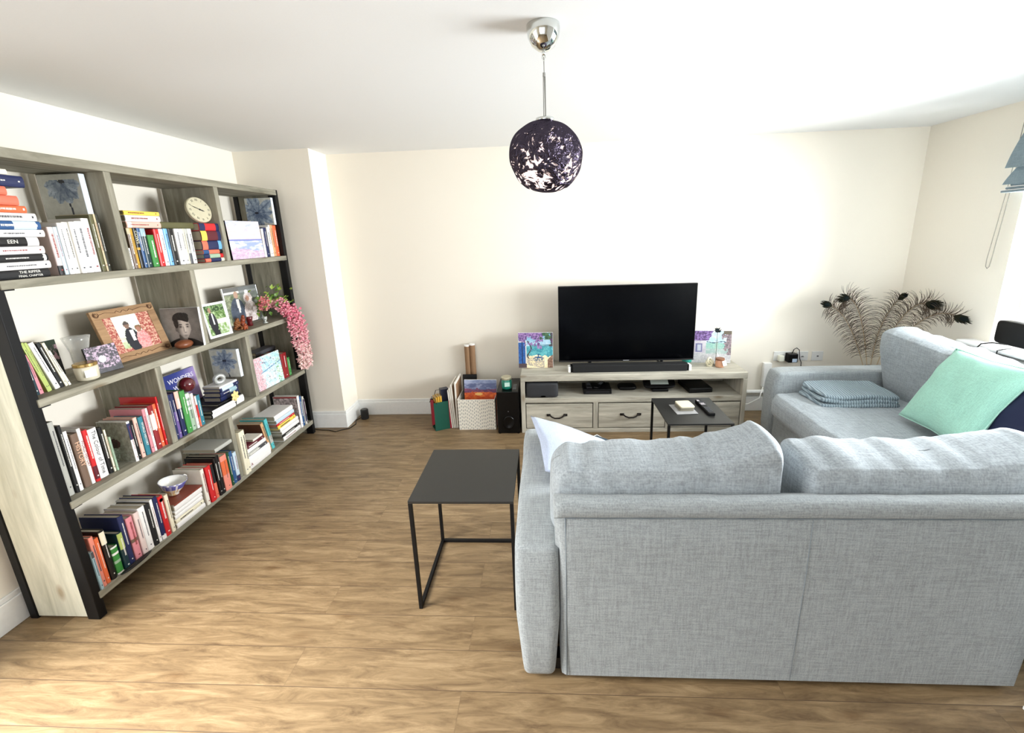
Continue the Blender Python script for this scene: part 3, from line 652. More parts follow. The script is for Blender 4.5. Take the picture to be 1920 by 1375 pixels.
# ------------------------------------------------------------------ books
BOOKS=[
 ('A1',-2.135,1.575,[
  ('pale pink',1.815,1.839,0.207,-0.08),
  ('pale blue',1.840,1.857,0.207,0.06),
  ('white',1.858,1.879,0.225,0.12),
  ('ivory',1.880,1.907,0.229,0.11),
  ('white',1.908,1.931,0.231,0.08),
  ('white',1.932,1.965,0.234,0.09),
  ('white',1.970,2.004,0.248,0.06),
  ('olive',2.005,2.021,0.265,0.02),
  ('beige',2.022,2.031,0.269,0.04),
  ('dark olive',2.032,2.049,0.266,0.04),
 ]),
 ('A2',-2.135,1.575,[
  ('green',2.146,2.155,0.206,0.14),
  ('white',2.156,2.175,0.106,0.08),
  ('brown',2.176,2.197,0.206,0.09),
  ('mustard',2.198,2.213,0.206,0.08),
  ('black',2.214,2.234,0.205,0.08),
  ('blue',2.235,2.253,0.207,0.09),
  ('dark teal',2.254,2.286,0.205,0.12),
  ('green',2.294,2.334,0.171,0.04),
  ('red',2.335,2.370,0.202,0.07),
  ('white',2.371,2.402,0.203,0.07),
  ('sky blue',2.403,2.430,0.205,0.06),
  ('black',2.431,2.469,0.205,0.05),
  ('white',2.470,2.506,0.205,0.04),
  ('ivory',2.507,2.535,0.205,0.06),
  ('cream',2.536,2.545,0.206,0.04),
  ('grey',2.546,2.567,0.206,0.15),
  ('white',2.568,2.621,0.206,0.16),
 ]),
 ('A3',-2.135,1.575,[
  ('white',3.262,3.289,0.213,-0.03),
  ('navy',3.290,3.334,0.221,-0.01),
  ('ivory',3.335,3.360,0.225,-0.02),
  ('white',3.361,3.401,0.240,0.05),
  ('tan',3.402,3.439,0.241,0.01),
  ('orange',3.445,3.486,0.239,0.05),
 ]),
 ('B1',-2.17,1.085,[
  ('dark teal',1.618,1.634,0.182,-0.05),
  ('pink',1.635,1.650,0.179,-0.09),
  ('lime',1.662,1.674,0.233,-0.19),
  ('lime',1.675,1.685,0.229,-0.17),
  ('white',1.696,1.718,0.226,-0.22),
  ('black',1.719,1.734,0.219,-0.20),
  ('cream',1.735,1.747,0.214,-0.20),
  ('ivory',1.748,1.758,0.177,-0.32),
 ]),
 ('C1',-2.15,0.605,[
  ('grey',1.610,1.636,0.355,-0.02),
  ('black',1.638,1.651,0.329,-0.02),
  ('white',1.652,1.670,0.293,-0.02),
  ('brown',1.678,1.709,0.266,0.02),
  ('white',1.710,1.727,0.280,0.00),
  ('red',1.728,1.749,0.263,0.02),
  ('white',1.753,1.797,0.253,-0.01),
  ('black',1.800,1.819,0.242,-0.01),
  ('cream',1.820,1.829,0.223,0.00),
  ('sage',1.830,1.839,0.180,0.02),
 ]),
 ('C1b',-2.13,0.605,[
  ('white',1.914,1.932,0.222,-0.09),
  ('black',1.935,1.951,0.216,-0.06),
  ('peach',1.956,1.978,0.223,-0.04),
  ('teal',1.981,2.008,0.215,-0.04),
  ('pink',2.011,2.027,0.248,-0.01),
  ('white',2.028,2.041,0.246,-0.02),
  ('dark red',2.044,2.075,0.253,-0.01),
  ('orange',2.076,2.098,0.249,0.01),
  ('red',2.099,2.128,0.284,-0.01),
 ]),
 ('C2',-2.12,0.605,[
  ('navy',2.159,2.175,0.269,0.01),
  ('purple',2.179,2.201,0.267,0.03),
  ('navy',2.205,2.234,0.271,-0.01),
  ('green',2.241,2.278,0.260,0.03),
  ('sage',2.279,2.308,0.233,0.05),
  ('white',2.309,2.325,0.221,0.07),
  ('coral',2.334,2.347,0.195,0.02),
  ('teal',2.348,2.381,0.192,0.08),
 ]),
 ('C3',-2.13,0.605,[
  ('dark red',3.229,3.304,0.206,-0.13),
  ('green',3.311,3.349,0.138,-0.01),
 ]),
 ('D1',-2.105,0.13,[
  ('light blue',1.576,1.590,0.201,-0.00),
  ('salmon',1.593,1.613,0.267,0.00),
  ('orange',1.614,1.634,0.245,0.03),
  ('black',1.638,1.663,0.267,0.03),
  ('green',1.669,1.702,0.152,0.01),
  ('dark teal',1.706,1.731,0.203,0.01),
  ('navy',1.732,1.761,0.274,0.07),
  ('pink',1.766,1.800,0.241,0.03),
  ('pale pink',1.805,1.832,0.244,0.01),
  ('white',1.834,1.872,0.251,0.05),
  ('black',1.873,1.899,0.246,0.05),
  ('white',1.901,1.917,0.254,0.07),
  ('navy',1.920,1.946,0.257,0.07),
  ('red',1.947,1.978,0.241,0.10),
  ('cream',1.982,2.005,0.229,0.07),
 ]),
 ('D1b',-2.085,0.13,[
  ('ivory',2.226,2.251,0.240,-0.06),
  ('red',2.257,2.298,0.238,-0.09),
  ('coral',2.299,2.325,0.232,-0.06),
  ('black',2.328,2.346,0.260,-0.03),
  ('black',2.347,2.374,0.263,-0.02),
  ('salmon',2.377,2.433,0.241,-0.06),
  ('dark green',2.440,2.461,0.236,-0.02),
  ('blue',2.462,2.492,0.229,0.01),
  ('pale blue',2.493,2.524,0.208,0.08),
 ]),
 ('D2',-2.085,0.13,[
  ('cream',2.540,2.571,0.315,-0.02),
  ('cream',2.572,2.609,0.313,0.05),
 ]),
 ('D2b',-2.13,0.13,[
  ('tan',2.905,2.938,0.249,-0.20),
  ('turquoise',2.939,2.973,0.261,-0.15),
 ]),
 ('D2c',-2.11,0.13,[
  ('white',3.315,3.349,0.285,-0.08),
  ('blue',3.350,3.385,0.267,-0.00),
  ('ivory',3.388,3.402,0.255,0.02),
  ('dark grey',3.405,3.427,0.225,0.06),
 ]),
]

RGB = {'white': (.95, .94, .93), 'ivory': (.93, .91, .86), 'cream': (.93, .90, .80), 'beige': (.80, .74, .60), 'pale pink': (.90, .82, .80), 'pale blue': (.78, .85, .90),
 'light blue': (.60, .72, .76), 'sky blue': (.45, .70, .90), 'blue': (.15, .32, .52), 'navy': (.10, .14, .32), 'dark teal': (.07, .20, .24), 'teal': (.16, .47, .54),
 'turquoise': (.35, .74, .76), 'green': (.24, .55, .25), 'dark green': (.10, .30, .18), 'lime': (.70, .76, .42), 'sage': (.62, .72, .62), 'olive': (.38, .37, .24),
 'dark olive': (.16, .16, .11), 'brown': (.45, .36, .30), 'mustard': (.80, .62, .22), 'tan': (.84, .66, .48), 'orange': (.88, .42, .25), 'coral': (.90, .45, .35),
 'salmon': (.90, .55, .48), 'peach': (.93, .74, .68), 'pink': (.88, .56, .60), 'red': (.80, .14, .16), 'dark red': (.55, .09, .12), 'maroon': (.36, .08, .14),
 'purple': (.42, .34, .58), 'grey': (.72, .72, .69), 'dark grey': (.28, .28, .30), 'black': (.06, .06, .07), 'yellow': (.95, .83, .35), 'striped': (.5, .1, .12), 'red-brown': (.5, .22, .16)}
ORD = ['first', 'second', 'third', 'fourth', 'fifth', 'sixth', 'seventh', 'eighth', 'ninth', 'tenth', 'eleventh', 'twelfth', 'thirteenth', 'fourteenth', 'fifteenth', 'sixteenth', 'seventeenth', 'eighteenth', 'nineteenth', 'twentieth', 'twenty-first', 'twenty-second', 'twenty-third', 'twenty-fourth', 'twenty-fifth']
PAGE = plain((.68, .64, .56), .9, name='paper')
rb = random.Random(11)
def contrast(c): return (.94, .93, .90) if sum(c) < 1.6 else ((.25, .25, .28) if rb.random() < .6 else (.55, .18, .18))
def book(col, th, h, d, label, group, title=None, tcol=None, bands=None, tsize=None, name='book'):
    """spine in the plane x=0 facing +x, thickness 0..th along y, height along z"""
    t = thing(name, label, 'book', group=group); c = RGB[col]; b = min(.003, th*.18); hard = th > .016
    cm = MB(); cr = min(th*.25, .006) if hard else .001
    # rounded spine joined to two boards
    n = 6; prof = []
    for i in range(n+1):
        a = pi*i/n; prof.append((-cr+cr*sin(a), th/2-cos(a)*th/2))
    out = [(-d, 0)]+prof+[(-d, th)]
    inn = [(-d, b)]+[(-cr-b+(cr)*sin(pi*i/n)*.6, th/2-cos(pi*i/n)*(th/2-b)) for i in range(n+1)]+[(-d, th-b)]
    vs = [(x, y, 0) for x, y in out]+[(x, y, 0) for x, y in inn]+[(x, y, h) for x, y in out]+[(x, y, h) for x, y in inn]
    m = len(out); fs = []
    for i in range(m-1):
        fs += [(i, i+1, 2*m+i+1, 2*m+i), (m+i+1, m+i, 3*m+i, 3*m+i+1), (i+1, i, m+i, m+i+1), (2*m+i, 2*m+i+1, 3*m+i+1, 3*m+i)]
    fs += [(0, 2*m, 3*m, m), (m-1, 2*m-1, 4*m-1, 3*m-1)]
    cm.add(vs, fs); cm.build('cover', plain(c, .38 if rb.random() < .7 else .6, name='book_cover'), t)
    e = .004 if hard else .0006
    MB().box(-d+e, -cr-b, b, th-b, e, h-e).build('pages', PAGE, t)
    if bands:
        for z0, z1, bc_ in bands:
            bm = MB()
            bm.add([(x+.0005, y, z) for z in (z0*h, z1*h) for x, y in prof], [(i, i+1, n+2+i, n+1+i) for i in range(n)], col=RGB[bc_])
            bm.build('spine_band', PRINT, t)
    tm = plain(tcol or contrast(c), .5, name='title_ink')
    if title:
        for i, (s_, zc, sz, off) in enumerate(title):
            text(s_, sz, tm, 'spine_title', t, basis((0, 0, -1), (0, 1, 0), (1, 0, 0), (.0008, th/2+off*th, zc*h)))
    elif title is None and th > .008:
        # lettering too small to read: a run of letter-sized dashes
        bm = MB(); z = h*rb.uniform(.82, .9); zl = h*rb.uniform(.3, .45); w = min(th*.30, .009)*(.6 if rb.random() < .5 else 1); y0 = th/2-w/2
        while z > zl:
            L = rb.uniform(.002, .005); bm.box(0, .0006, y0+rb.uniform(0, .2)*w, y0+w, z-L, z); z -= L+rb.uniform(.001, .0025)
        MB().box(0, .0007, y0, y0+w, h*.12-.006, h*.12).build('publisher_mark', tm, t)
        bm.build('spine_title', tm, t)
    return t
def stand(t, x, y, z, lean=0): t.location = (x, y, z); t.rotation_euler = (-lean, 0, 0); return t
def lay(t, x, y1, z, rz=0): t.matrix_world = Matrix.Translation((x, y1, z)) @ Matrix.Rotation(rz, 4, 'Z') @ Matrix.Rotation(pi/2, 4, 'X'); return t
PLACE = {'A1': 'in the top shelf left bay', 'A2': 'in the top shelf middle bay', 'A3': 'in the top shelf right bay',
 'B1': 'on the second shelf', 'C1': 'in the third shelf left bay', 'C1b': 'in the third shelf left bay', 'C2': 'in the third shelf middle bay', 'C3': 'behind the pastel card',
 'D1': 'left of the teacup', 'D1b': 'between teacup and divider', 'D2': 'right of the bottom divider', 'D2b': 'between the two bottom stacks', 'D2c': 'at the bottom right end'}
TITLES = {('D1', 4): [], ('A2', 4): [('COWS', .78, .022, 0)], ('C1', 3): [('HISTORY', .62, .03, 0)], ('C1', 4): [('WORLD HISTORY', .55, .0165, 0)], ('C1', 6): [('The Colour of Time', .52, .027, 0)], ('C1b', 3): [('WORLD HISTORY', .55, .0165, 0)]}
BANDS = {('A2', 4): [(.46, .52, 'mustard')], ('D1', 3): [(.72, .97, 'cream')], ('D1', 4): [(.0, .06, 'white'), (.4, .5, 'sage'), (.7, .78, 'white'), (.94, 1, 'white')], ('D1', 5): [(.55, .98, 'lime')], ('D1', 7): [(.42, .5, 'brown')],
 ('D1', 12): [(.0, .1, 'white')], ('C2', 2): [(.62, 1, 'peach')], ('C2', 1): [(.6, 1, 'navy')], ('C2', 4): [(.55, .62, 'white'), (.68, .8, 'white'), (.86, .98, 'white')], ('C2', 6): [(.3, .7, 'red'), (.72, 1, 'white')],
 ('C1', 5): [(.05, .3, 'maroon')], ('C1b', 6): [(.45, .8, 'pale pink')], ('C1b', 0): [(.55, .95, 'navy')], ('D1b', 2): [(.45, 1, 'black')], ('D1b', 5): [(.45, .85, 'orange')], ('D1b', 8): [(0, .2, 'navy')], ('D2b', 1): [(.2, .45, 'grey')], ('A1', 0): [(0, .2, 'black')],
 ('A2', 15): [(0, .3, 'dark grey')], ('A2', 6): [(.8, 1, 'light blue')], ('A2', 2): [(.85, 1, 'beige')], ('D2c', 2): [(.1, .9, 'navy')], ('D1', 0): [(.85, 1, 'dark grey')]}
LEANG = {'B1': 1, 'D2b': 1}
off = 0
for g, xs, zs, L in BOOKS:
    if g == 'C1b': off = 10
    elif g not in ('C1',): off = 0
    last = -9
    for i, (c, y0, y1, h, lean) in enumerate(L):
        if g not in LEANG: lean = 0
        else: lean = max(-.24, min(0, lean)); 
        y0 = max(y0, 1.579)
        y1 = max(y1, y0+.008)
        h = h if h > .15 or (g, i) in (('A2', 1),) else .152
        if g == 'D1' and i == 0: y0 = 1.5795; y1 = 1.5915
        if g == 'A3' and i == 5: y0 -= .022; y1 = 3.4655
        if g == 'A3' and i == 4: y0 -= .02; y1 -= .022
        if g == 'A3' and i == 3: y1 -= .02
        if g == 'D2' and i == 0: y0 = 2.572; y1 = 2.60
        if g == 'D2' and i == 1: y0 = 2.601; y1 = 2.632
        if g == 'C1b' and i == 8: y1 = 2.1095
        if g == 'A2' and i == 16: y1 = 2.600
        d = min(.30, max(.13, h*(.80 if h < .21 else .74)), xs+2.448)
        thk = y1-y0-.0008
        if g in ('A1',) : d = min(d, .17)
        x = xs+rb.uniform(-.006, .003)
        title = TITLES.get((g, i))
        bands = BANDS.get((g, i))
        nm = f'{c} {"upright" if not lean else "leaning"} book, {ORD[i+off]} from the left {PLACE[g]}'
        nm = f'{c} book, {ORD[i+off]} {"leaning" if lean else "upright"} from the left {PLACE[g]}'
        b = book(c, thk, h, d, nm, 'books '+PLACE[g], title=title, bands=bands, tcol={('C1', 3): (.92, .74, .62), ('A2', 4): (.95, .93, .8)}.get((g, i)))
        if (g, i) == ('D1', 13): MB().lathe([(0, 0), (.010, 0)], n=20, mat=basis((0, 1, 0), (0, 0, 1), (1, 0, 0), (.0009, thk/2, h*.9))).build('spine_roundel', plain((.95, .8, .8), .5), b)
        if (g, i) == ('C1b', 0):   # cover turned to the room: a rose on grey cloth
            picture(d-.006, h-.004, p_rose, 40, 46, mat=Matrix.Translation((-d/2, -.0006, .002)) @ Matrix.Rotation(-pi/2, 4, 'Z')).build('front_cover', PRINT, b)
        if (g, i) == ('D2c', 0):
            def p_map(u, v):
                n = fbm(u*16, v*16, 71)
                return (.55, .12, .14) if v > .95 else mixc((.50, .46, .46), (.82, .76, .76), .5+n*1.5)
            picture(d-.006, h-.004, p_map, 36, 42, mat=Matrix.Translation((-d/2, -.0006, .002)) @ Matrix.Rotation(-pi/2, 4, 'Z')).build('front_cover', PRINT, b)
        if (g, i) == ('D2b', 0):
            picture(d-.006, h-.004, lambda u, v: mixc((.13, .04, .05), (.34, .20, .13), sm(.3, .75, v)+.2*fbm(u*8, v*8, 3)), 24, 24, mat=Matrix.Translation((-d/2, -.0006, .002)) @ Matrix.Rotation(-pi/2, 4, 'Z')).build('front_cover', PRINT, b)
        stand(b, x, y0, zs+.0004, lean)
# --- stacks of lying books: (colour, y0, y1, thickness, bands, title)
def stack(xs, z, rows, place, dmax=.30, jit=.004):
    n = len(rows)
    for i, (c, y0, y1, th, bands, title) in enumerate(rows):
        L = y1-y0; w = 'bottom of' if i == 0 else ('top of' if i == n-1 else f'{ORD[i]} from the bottom of')
        b = book(c, th-.0008, L, min(dmax, max(.12, L*.70), xs+2.445), f'{c} book lying at the {w} {place}' if i in (0, n-1) else f'{c} book lying {w} {place}', 'books in '+place, title=title, bands=bands)
        lay(b, xs+rb.uniform(-jit, jit), y1, z+.0004, rb.uniform(-.012, .012)*0); z += th
    return z
T = 'the tall top left stack'
zt = stack(-2.12, 1.575, [
 ('black', 1.582, 1.765, .036, None, [('THE RIPPER', .40, .015, .22), ('FINAL CHAPTER', .40, .012, -.22)]), ('white', 1.590, 1.776, .032, None, None), ('black', 1.596, 1.770, .029, [(.04, .1, 'white')], None),
 ('white', 1.604, 1.770, .032, None, None), ('black', 1.612, 1.752, .036, [(0, .30, 'white')], [('EEN', .66, .021, 0)]), ('white', 1.616, 1.786, .030, None, None), ('blue', 1.620, 1.781, .034, [(.1, .6, 'pale blue')], None),
 ('white', 1.628, 1.773, .032, None, None), ('orange', 1.632, 1.745, .028, None, None), ('red', 1.640, 1.724, .038, [(0, 1, 'coral')], [])
 , ('coral', 1.640, 1.692, .034, None, [])], T, dmax=.13)
zt = stack(-2.12, zt, [('navy', 1.590, 1.764, .045, [(.0, .9, 'navy')], None), ('ivory', 1.600, 1.716, .022, None, [])], 'the pair topping the tall stack', dmax=.2)
T = 'the three-book pile above the cow book'
stack(-2.135, 1.7825, [('peach', 2.182, 2.386, .032, [(.86, .97, 'white')], None), ('white', 2.185, 2.392, .033, None, None), ('yellow', 2.184, 2.394, .022, None, None)], T, dmax=.15)
b = book('olive', .036, .235, .24, 'olive grey book lying flat across the white books beside the striped stack', None, title=[]); lay(b, -2.150, 2.640, 1.782)
T = 'the striped stack under the clock'
R_ = lambda a, b_, c_: [(0, .17, a), (.17, .72, b_), (.72, 1, c_)]
stack(-2.12, 1.5754, [('red', 2.643, 2.8065, .024, R_('cream', 'navy', 'coral'), []), ('teal', 2.643, 2.8065, .027, R_('red', 'sage', 'navy'), []), ('coral', 2.643, 2.8065, .026, R_('black', 'coral', 'blue'), []),
 ('navy', 2.643, 2.8065, .056, R_('sky blue', 'navy', 'coral'), []), ('maroon', 2.643, 2.8065, .061, R_('navy', 'maroon', 'yellow'), []), ('red', 2.643, 2.8065, .046, R_('navy', 'red', 'navy'), [])], T, dmax=.20)
ZCLOCK = 1.5754+.24
T = 'the white stack under the teacup'
stack(-2.095, .13, [('white', 2.008, 2.212, .032, None, []), ('cream', 2.008, 2.209, .024, None, None), ('white', 2.010, 2.208, .026, None, []), ('white', 2.012, 2.208, .022, None, []), ('white', 2.018, 2.216, .036, None, []), ('red-brown', 2.016, 2.217, .010, None, [])], T)
T = 'the pile beside the cream books'
stack(-2.10, .13, [('white', 2.640, 2.872, .093, None, [('A', .93, .03, -.15)]), ('dark grey', 2.636, 2.848, .026, [(.45, 1, 'grey')], None), ('white', 2.634, 2.842, .030, None, []), ('maroon', 2.634, 2.828, .028, None, None), ('ivory', 2.715, 2.818, .016, None, [])], T, dmax=.24)
T = 'the rightmost bottom shelf pile'
stack(-2.11, .13, [('white', 3.062, 3.306, .036, None, None), ('black', 3.054, 3.297, .024, None, None), ('white', 3.05, 3.292, .030, None, []), ('white', 3.036, 3.288, .034, None, []), ('yellow', 3.012, 3.252, .030, None, None), ('red', 3.004, 3.246, .020, None, None), ('pale blue', 3.002, 3.242, .032, None, []), ('white', 2.990, 3.236, .040, None, [])], T, dmax=.24)
o = MB().box(-.26, -.012, -.23, -.008, 0, .0012).build('dust_jacket_print', plain((.55, .57, .58), .4)); bpy.data.objects.remove(o)
T = 'the navy stack'
ZC2 = stack(-2.16, .6655, [('navy', 2.578, 2.752, .032, None, []), ('navy', 2.580, 2.748, .032, [(.1, .5, 'light blue')], None), ('navy', 2.582, 2.756, .026, [(.3, .9, 'pale blue')], None), ('white', 2.584, 2.748, .014, None, [])], T, dmax=.21)
T = 'the black pair on the third shelf'
stack(-2.13, .605, [('black', 2.440, 2.660, .028, [(.02, .98, 'white')], []), ('black', 2.446, 2.668, .022, [(.02, .98, 'white')], [])], T, dmax=.28)
# the two lower books carrying the navy stack
b = book('black', .0095, .22, .24, 'thin black book lying under the navy stack on the third shelf', None, title=[]); lay(b, -2.15, 2.752, .6555)
b = book('white', .05, .075, .12, 'small white book end beside the yellow flower on the third shelf', None, title=[]); lay(b, -2.135, 2.752, .6054)
b = book('grey', .026, .15, .22, 'grey photo book lying on the dark books right of the teacup', None, title=[], bands=[(.1, .9, 'grey')]); lay(b, -2.11, 2.533, .3965)
for ch in [b]: pass
# wonders book facing out, dark picture behind the leaning books
wb = thing('book', 'large blue and lilac picture book facing out at the back of the third shelf', 'book')
MB().box(-.022, 0, -.125, .125, 0, .285).build('cover', plain(RGB['navy'], .4), wb, bevel=.001)
picture(.249, .284, p_wonders, 40, 40, off=.0006).build('front_cover', PRINT, wb)
for s_, z_, sz in (('WONDERS', .235, .044), ('of the', .212, .012), ('WORLD', .185, .044)):
    text(s_, sz, plain((.97, .96, .98), .5), 'cover_title', wb, basis((0, 1, 0), (0, 0, 1), (1, 0, 0), (.0012, .005, z_)), squeeze=.92)
wb.matrix_world = TR(-2.37, 2.560, .6055, 0, radians(6))
canvas('picture_card', 'dark floral picture card standing behind the leaning books on the second shelf', 'picture', p_cover_dark, .10, .18, .006, TR(-2.38, 1.87, 1.0855, 0, radians(3)), 24, part='print')

# ------------------------------------------------------------------ pictures, frames and ornaments on the shelves
cedge = plain((.88, .91, .95), .6)
cam_y = radians(-90)
canvas('canvas_print', 'grey canvas of a blue drooping flower on top of the top shelf books', 'canvas', p_flower(.56, .84, 1, .50, 1, 1), .215, .208, .028, TR(-2.30, 2.058, 1.8248, radians(-90), 0), 44, cedge)
canvas('canvas_print', 'grey canvas of a pale flower at the right end of the top shelf', 'canvas', p_flower(.40, .45, 0, .75, 2), .215, .205, .028, TR(-2.235, 3.432, 1.8195, radians(-90), 0), 44, cedge)
canvas('canvas_print', 'grey canvas of a blue flower with stem in the third shelf middle bay', 'canvas', p_flower(.5, .60, 1, .46, 3), .20, .20, .028, TR(-2.255, 2.790, ZC2+.001, radians(-90), 0), 44, cedge)
canvas('painting', 'pink and lilac sea painting leaning at the right of the top shelf', 'painting', p_pinksea, .325, .262, .012, TR(-2.118, 3.055, 1.576, radians(-3), radians(2)), 60, BLACK)
canvas('portrait_print', 'black and white portrait of a dark-haired man in the second shelf bay', 'portrait', p_portrait, .215, .236, .020, TR(-2.200, 2.440, 1.086, radians(-80), radians(3)), 110, WHITE, part='print')
canvas('blossom_print', 'small dark print of pale blossom in front of the carved frame', 'picture', p_blossom, .135, .135, .010, TR(-2.185, 1.948, 1.086, radians(-12), radians(10)), 44, BLACK, part='print')
canvas('picture_card', 'pastel picture card of birds and cottage at the right of the third shelf', 'picture', p_card, .285, .250, .008, TR(-2.125, 3.062, .6055, radians(-4), radians(3)), 60, WHITE, part='print')
def frame(name, label, fn, w, h, bw, t, fmat, mtx, nx=50, extra=None):
    r = thing(name, label, 'picture frame')
    f = MB().box(-t, 0, -w/2, w/2, 0, bw).box(-t, 0, -w/2, w/2, h-bw, h).box(-t, 0, -w/2, -w/2+bw, bw, h-bw).box(-t, 0, w/2-bw, w/2, bw, h-bw).build('frame', fmat, r, bevel=.002)
    picture(w-2*bw, h-2*bw, fn, nx, int(nx*(h-2*bw)/(w-2*bw)), off=-.004, mat=Matrix.Translation((0, 0, bw))).build('photograph', PRINT, r)
    MB().box(-t-.002, -t+.004, -w/2+.004, w/2-.004, .004, h-.004).build('backing', BLACK, r)
    if extra: extra(r)
    r.matrix_world = mtx; return r
cw = wood(1, (.52, .40, .29), (.72, .58, .43), 'carved_wood', .8); dkw = plain((.34, .20, .11), .7)
def carve(r):
    m = MB(); W, Hh = .175, .29
    for zc in (.022, Hh-.022):
        m = MB()
        for sy in (-1, 1):
            c = Vector((.001, sy*(W-.024), zc))
            for q in range(3): m.tube([c+Vector((0, (.006+.004*q)*cos(a+q), (.006+.004*q)*sin(a+q))) for a in [k*.5 for k in range(11)]], .0013, 5)
            m.tube([c+Vector((0, -sy*.014, 0)), c+Vector((0, -sy*.05, .006)), c+Vector((0, -sy*.105, -.004))], .0013, 5)
        m.tube([(.001, -.05+k*.01, zc+.006*sin(k*1.7)) for k in range(11)], .0013, 5)
        m.build('carving', dkw, r)
frame('framed_photograph', 'carved brown wooden frame with a wedding couple on the second shelf', p_wed1, .35, .29, .046, .018, cw, TR(-2.262, 2.235, 1.0862, radians(-2), radians(14)), 56, carve)
frame('framed_photograph', 'small white frame of a man in dark gown right of the divider', p_grad, .185, .228, .016, .012, WHITE, TR(-2.165, 2.708, 1.0860, radians(-6), radians(7)), 44)
frame('framed_photograph', 'silver frame of a grey suited groom and veiled bride on the second shelf', p_wed2, .335, .285, .007, .014, SILVER, TR(-2.30, 3.165, 1.086, radians(-6), radians(4)), 60)
frame('framed_photograph', 'small silver frame standing behind the white frame on the second shelf', p_blossom, .13, .25, .008, .01, SILVER, TR(-2.36, 2.62, 1.086, 0, radians(4)), 24)
# stone egg, candle with glass cover
o = MB().ball((0, 0, 0), 1, 20, 14, (.040, .052, .026)).build('wooden_egg', plain((.48, .27, .16), .4), smooth=True); o.location = (-2.165, 2.395, 1.1115); tag(o, 'brown polished egg beside the portrait on the second shelf', 'ornament')
cj = thing('candle_jar', 'cream candle in a wide jar with gold rim on the second shelf', 'candle')
MB().lathe([(.036, 0), (.042, .006), (.044, .06), (.041, .066)], n=36).build('jar', plain((.86, .83, .74), .12, coat=.6), cj, smooth=True)
MB().lathe([(.042, .066), (.044, .068), (.044, .080), (.040, .082), (0, .082)], n=36).build('lid', plain((.78, .66, .42), .25, .9), cj, bevel=.001)
MB().box(0, .001, -.02, .02, .018, .052, mat=Matrix.Translation((.0438, 0, 0))).build('label', WHITE, cj); cj.location = (-2.165, 1.832, 1.0855); cj.rotation_euler = (0, 0, -.45)
hg = thing('hurricane_glass', 'tall clear glass cylinder with cup top behind the cream candle', 'vase')
MB().lathe([(.032, 0), (.034, .004), (.032, .02), (.034, .12), (.046, .17), (.052, .192)], n=36).build('glass', frost_mat(.18, 'hurricane_glass'), hg, smooth=True); hg.location = (-2.26, 1.905, 1.0855)
# clock
ck = thing('clock', 'round cream clock with Roman numerals on the striped book stack', 'clock')
MB().lathe([(.0, -.022), (.07, -.022), (.076, -.014), (.076, .0), (.072, .004)], n=48).build('case', plain((.80, .77, .66), .5), ck, smooth=False)
MB().lathe([(0, .0035), (.0725, .0035)], n=48).build('dial', plain((.93, .91, .80), .5), ck)
ink = plain((.12, .12, .12), .5)
for k, s_ in enumerate(['XII', 'I', 'II', 'III', 'IIII', 'V', 'VI', 'VII', 'VIII', 'IX', 'X', 'XI']):
    a = pi/2-2*pi*k/12; rm = Matrix.Rotation(a-pi/2, 4, 'Z'); text(s_, .019, ink, 'numeral', ck, rm @ Matrix.Translation((0, .058, .0042)), squeeze=.75)
def hand(L, w, a): return MB().add([(-w, -.006, 0), (w, -.006, 0), (w*1.8, L*.55, 0), (0, L, 0), (-w*1.8, L*.55, 0), (-w, -.006, .0008), (w, -.006, .0008), (w*1.8, L*.55, .0008), (0, L, .0008), (-w*1.8, L*.55, .0008)], [(0, 4, 3, 2, 1), (5, 6, 7, 8, 9)]+[(i, (i+1) % 5, 5+(i+1) % 5, 5+i) for i in range(5)], Matrix.Translation((0, 0, .0052)) @ Matrix.Rotation(a, 4, 'Z'))
hand(.030, .002, radians(-112)).build('hour_hand', ink, ck); hand(.055, .0014, radians(65)).build('minute_hand', ink, ck); MB().lathe([(0, .0045), (.005, .0045), (.005, .0068), (0, .0068)], n=14).build('centre_pin', ink, ck)
ck_a, ck_e = radians(-10), radians(14); nrm = Vector((cos(ck_a)*cos(ck_e), sin(ck_a)*cos(ck_e), sin(ck_e))); xx = Vector((0, 0, 1)).cross(nrm).normalized(); yy = nrm.cross(xx)
ck.matrix_world = basis(xx*1.05, yy*1.05, nrm*1.05, (-2.16, 2.722, ZCLOCK+.083))
# carved animals and glass
o = MB()
for k in range(9): 
    a = k*.75; o.tube([(-.0+.022*cos(a+j*.6)*(1-.1*k), .03*sin(a+j*.6)*(1-.06*k), .012+k*.0085+.006*sin(j*1.2)) for j in range(7)], .0065, 7)
o = o.build('carved_ornament', plain((.50, .30, .14), .5), smooth=True); o.location = (-2.165, 2.865, 1.0855); tag(o, 'openwork brown carved ornament right of the small white frame', 'ornament')
o = MB()
for (x, y, z, r) in ((0, 0, .03, .024), (0, .012, .06, .018), (-.005, .026, .082, .013), (.01, -.02, .012, .012), (.012, .022, .012, .012), (-.012, -.02, .012, .012), (-.012, .02, .012, .012)): o.ball((x, y, z), r, 12, 8, (.9, 1, 1.15))
o = o.build('carved_elephant', plain((.52, .22, .10), .45), smooth=True); o.location = (-2.185, 2.940, 1.0855); tag(o, 'reddish brown carved wooden elephant before the wedding frame', 'ornament')
o = MB()
for (x, y, z, r) in ((0, 0, .018, .014), (0, .008, .034, .010), (.006, -.012, .008, .008), (.006, .012, .008, .008)): o.ball((x, y, z), r, 12, 8)
o = o.build('carved_elephant', plain((.60, .27, .12), .45), smooth=True); o.location = (-2.145, 2.905, 1.086); tag(o, 'tiny orange brown carved elephant in front of the larger one', 'ornament')
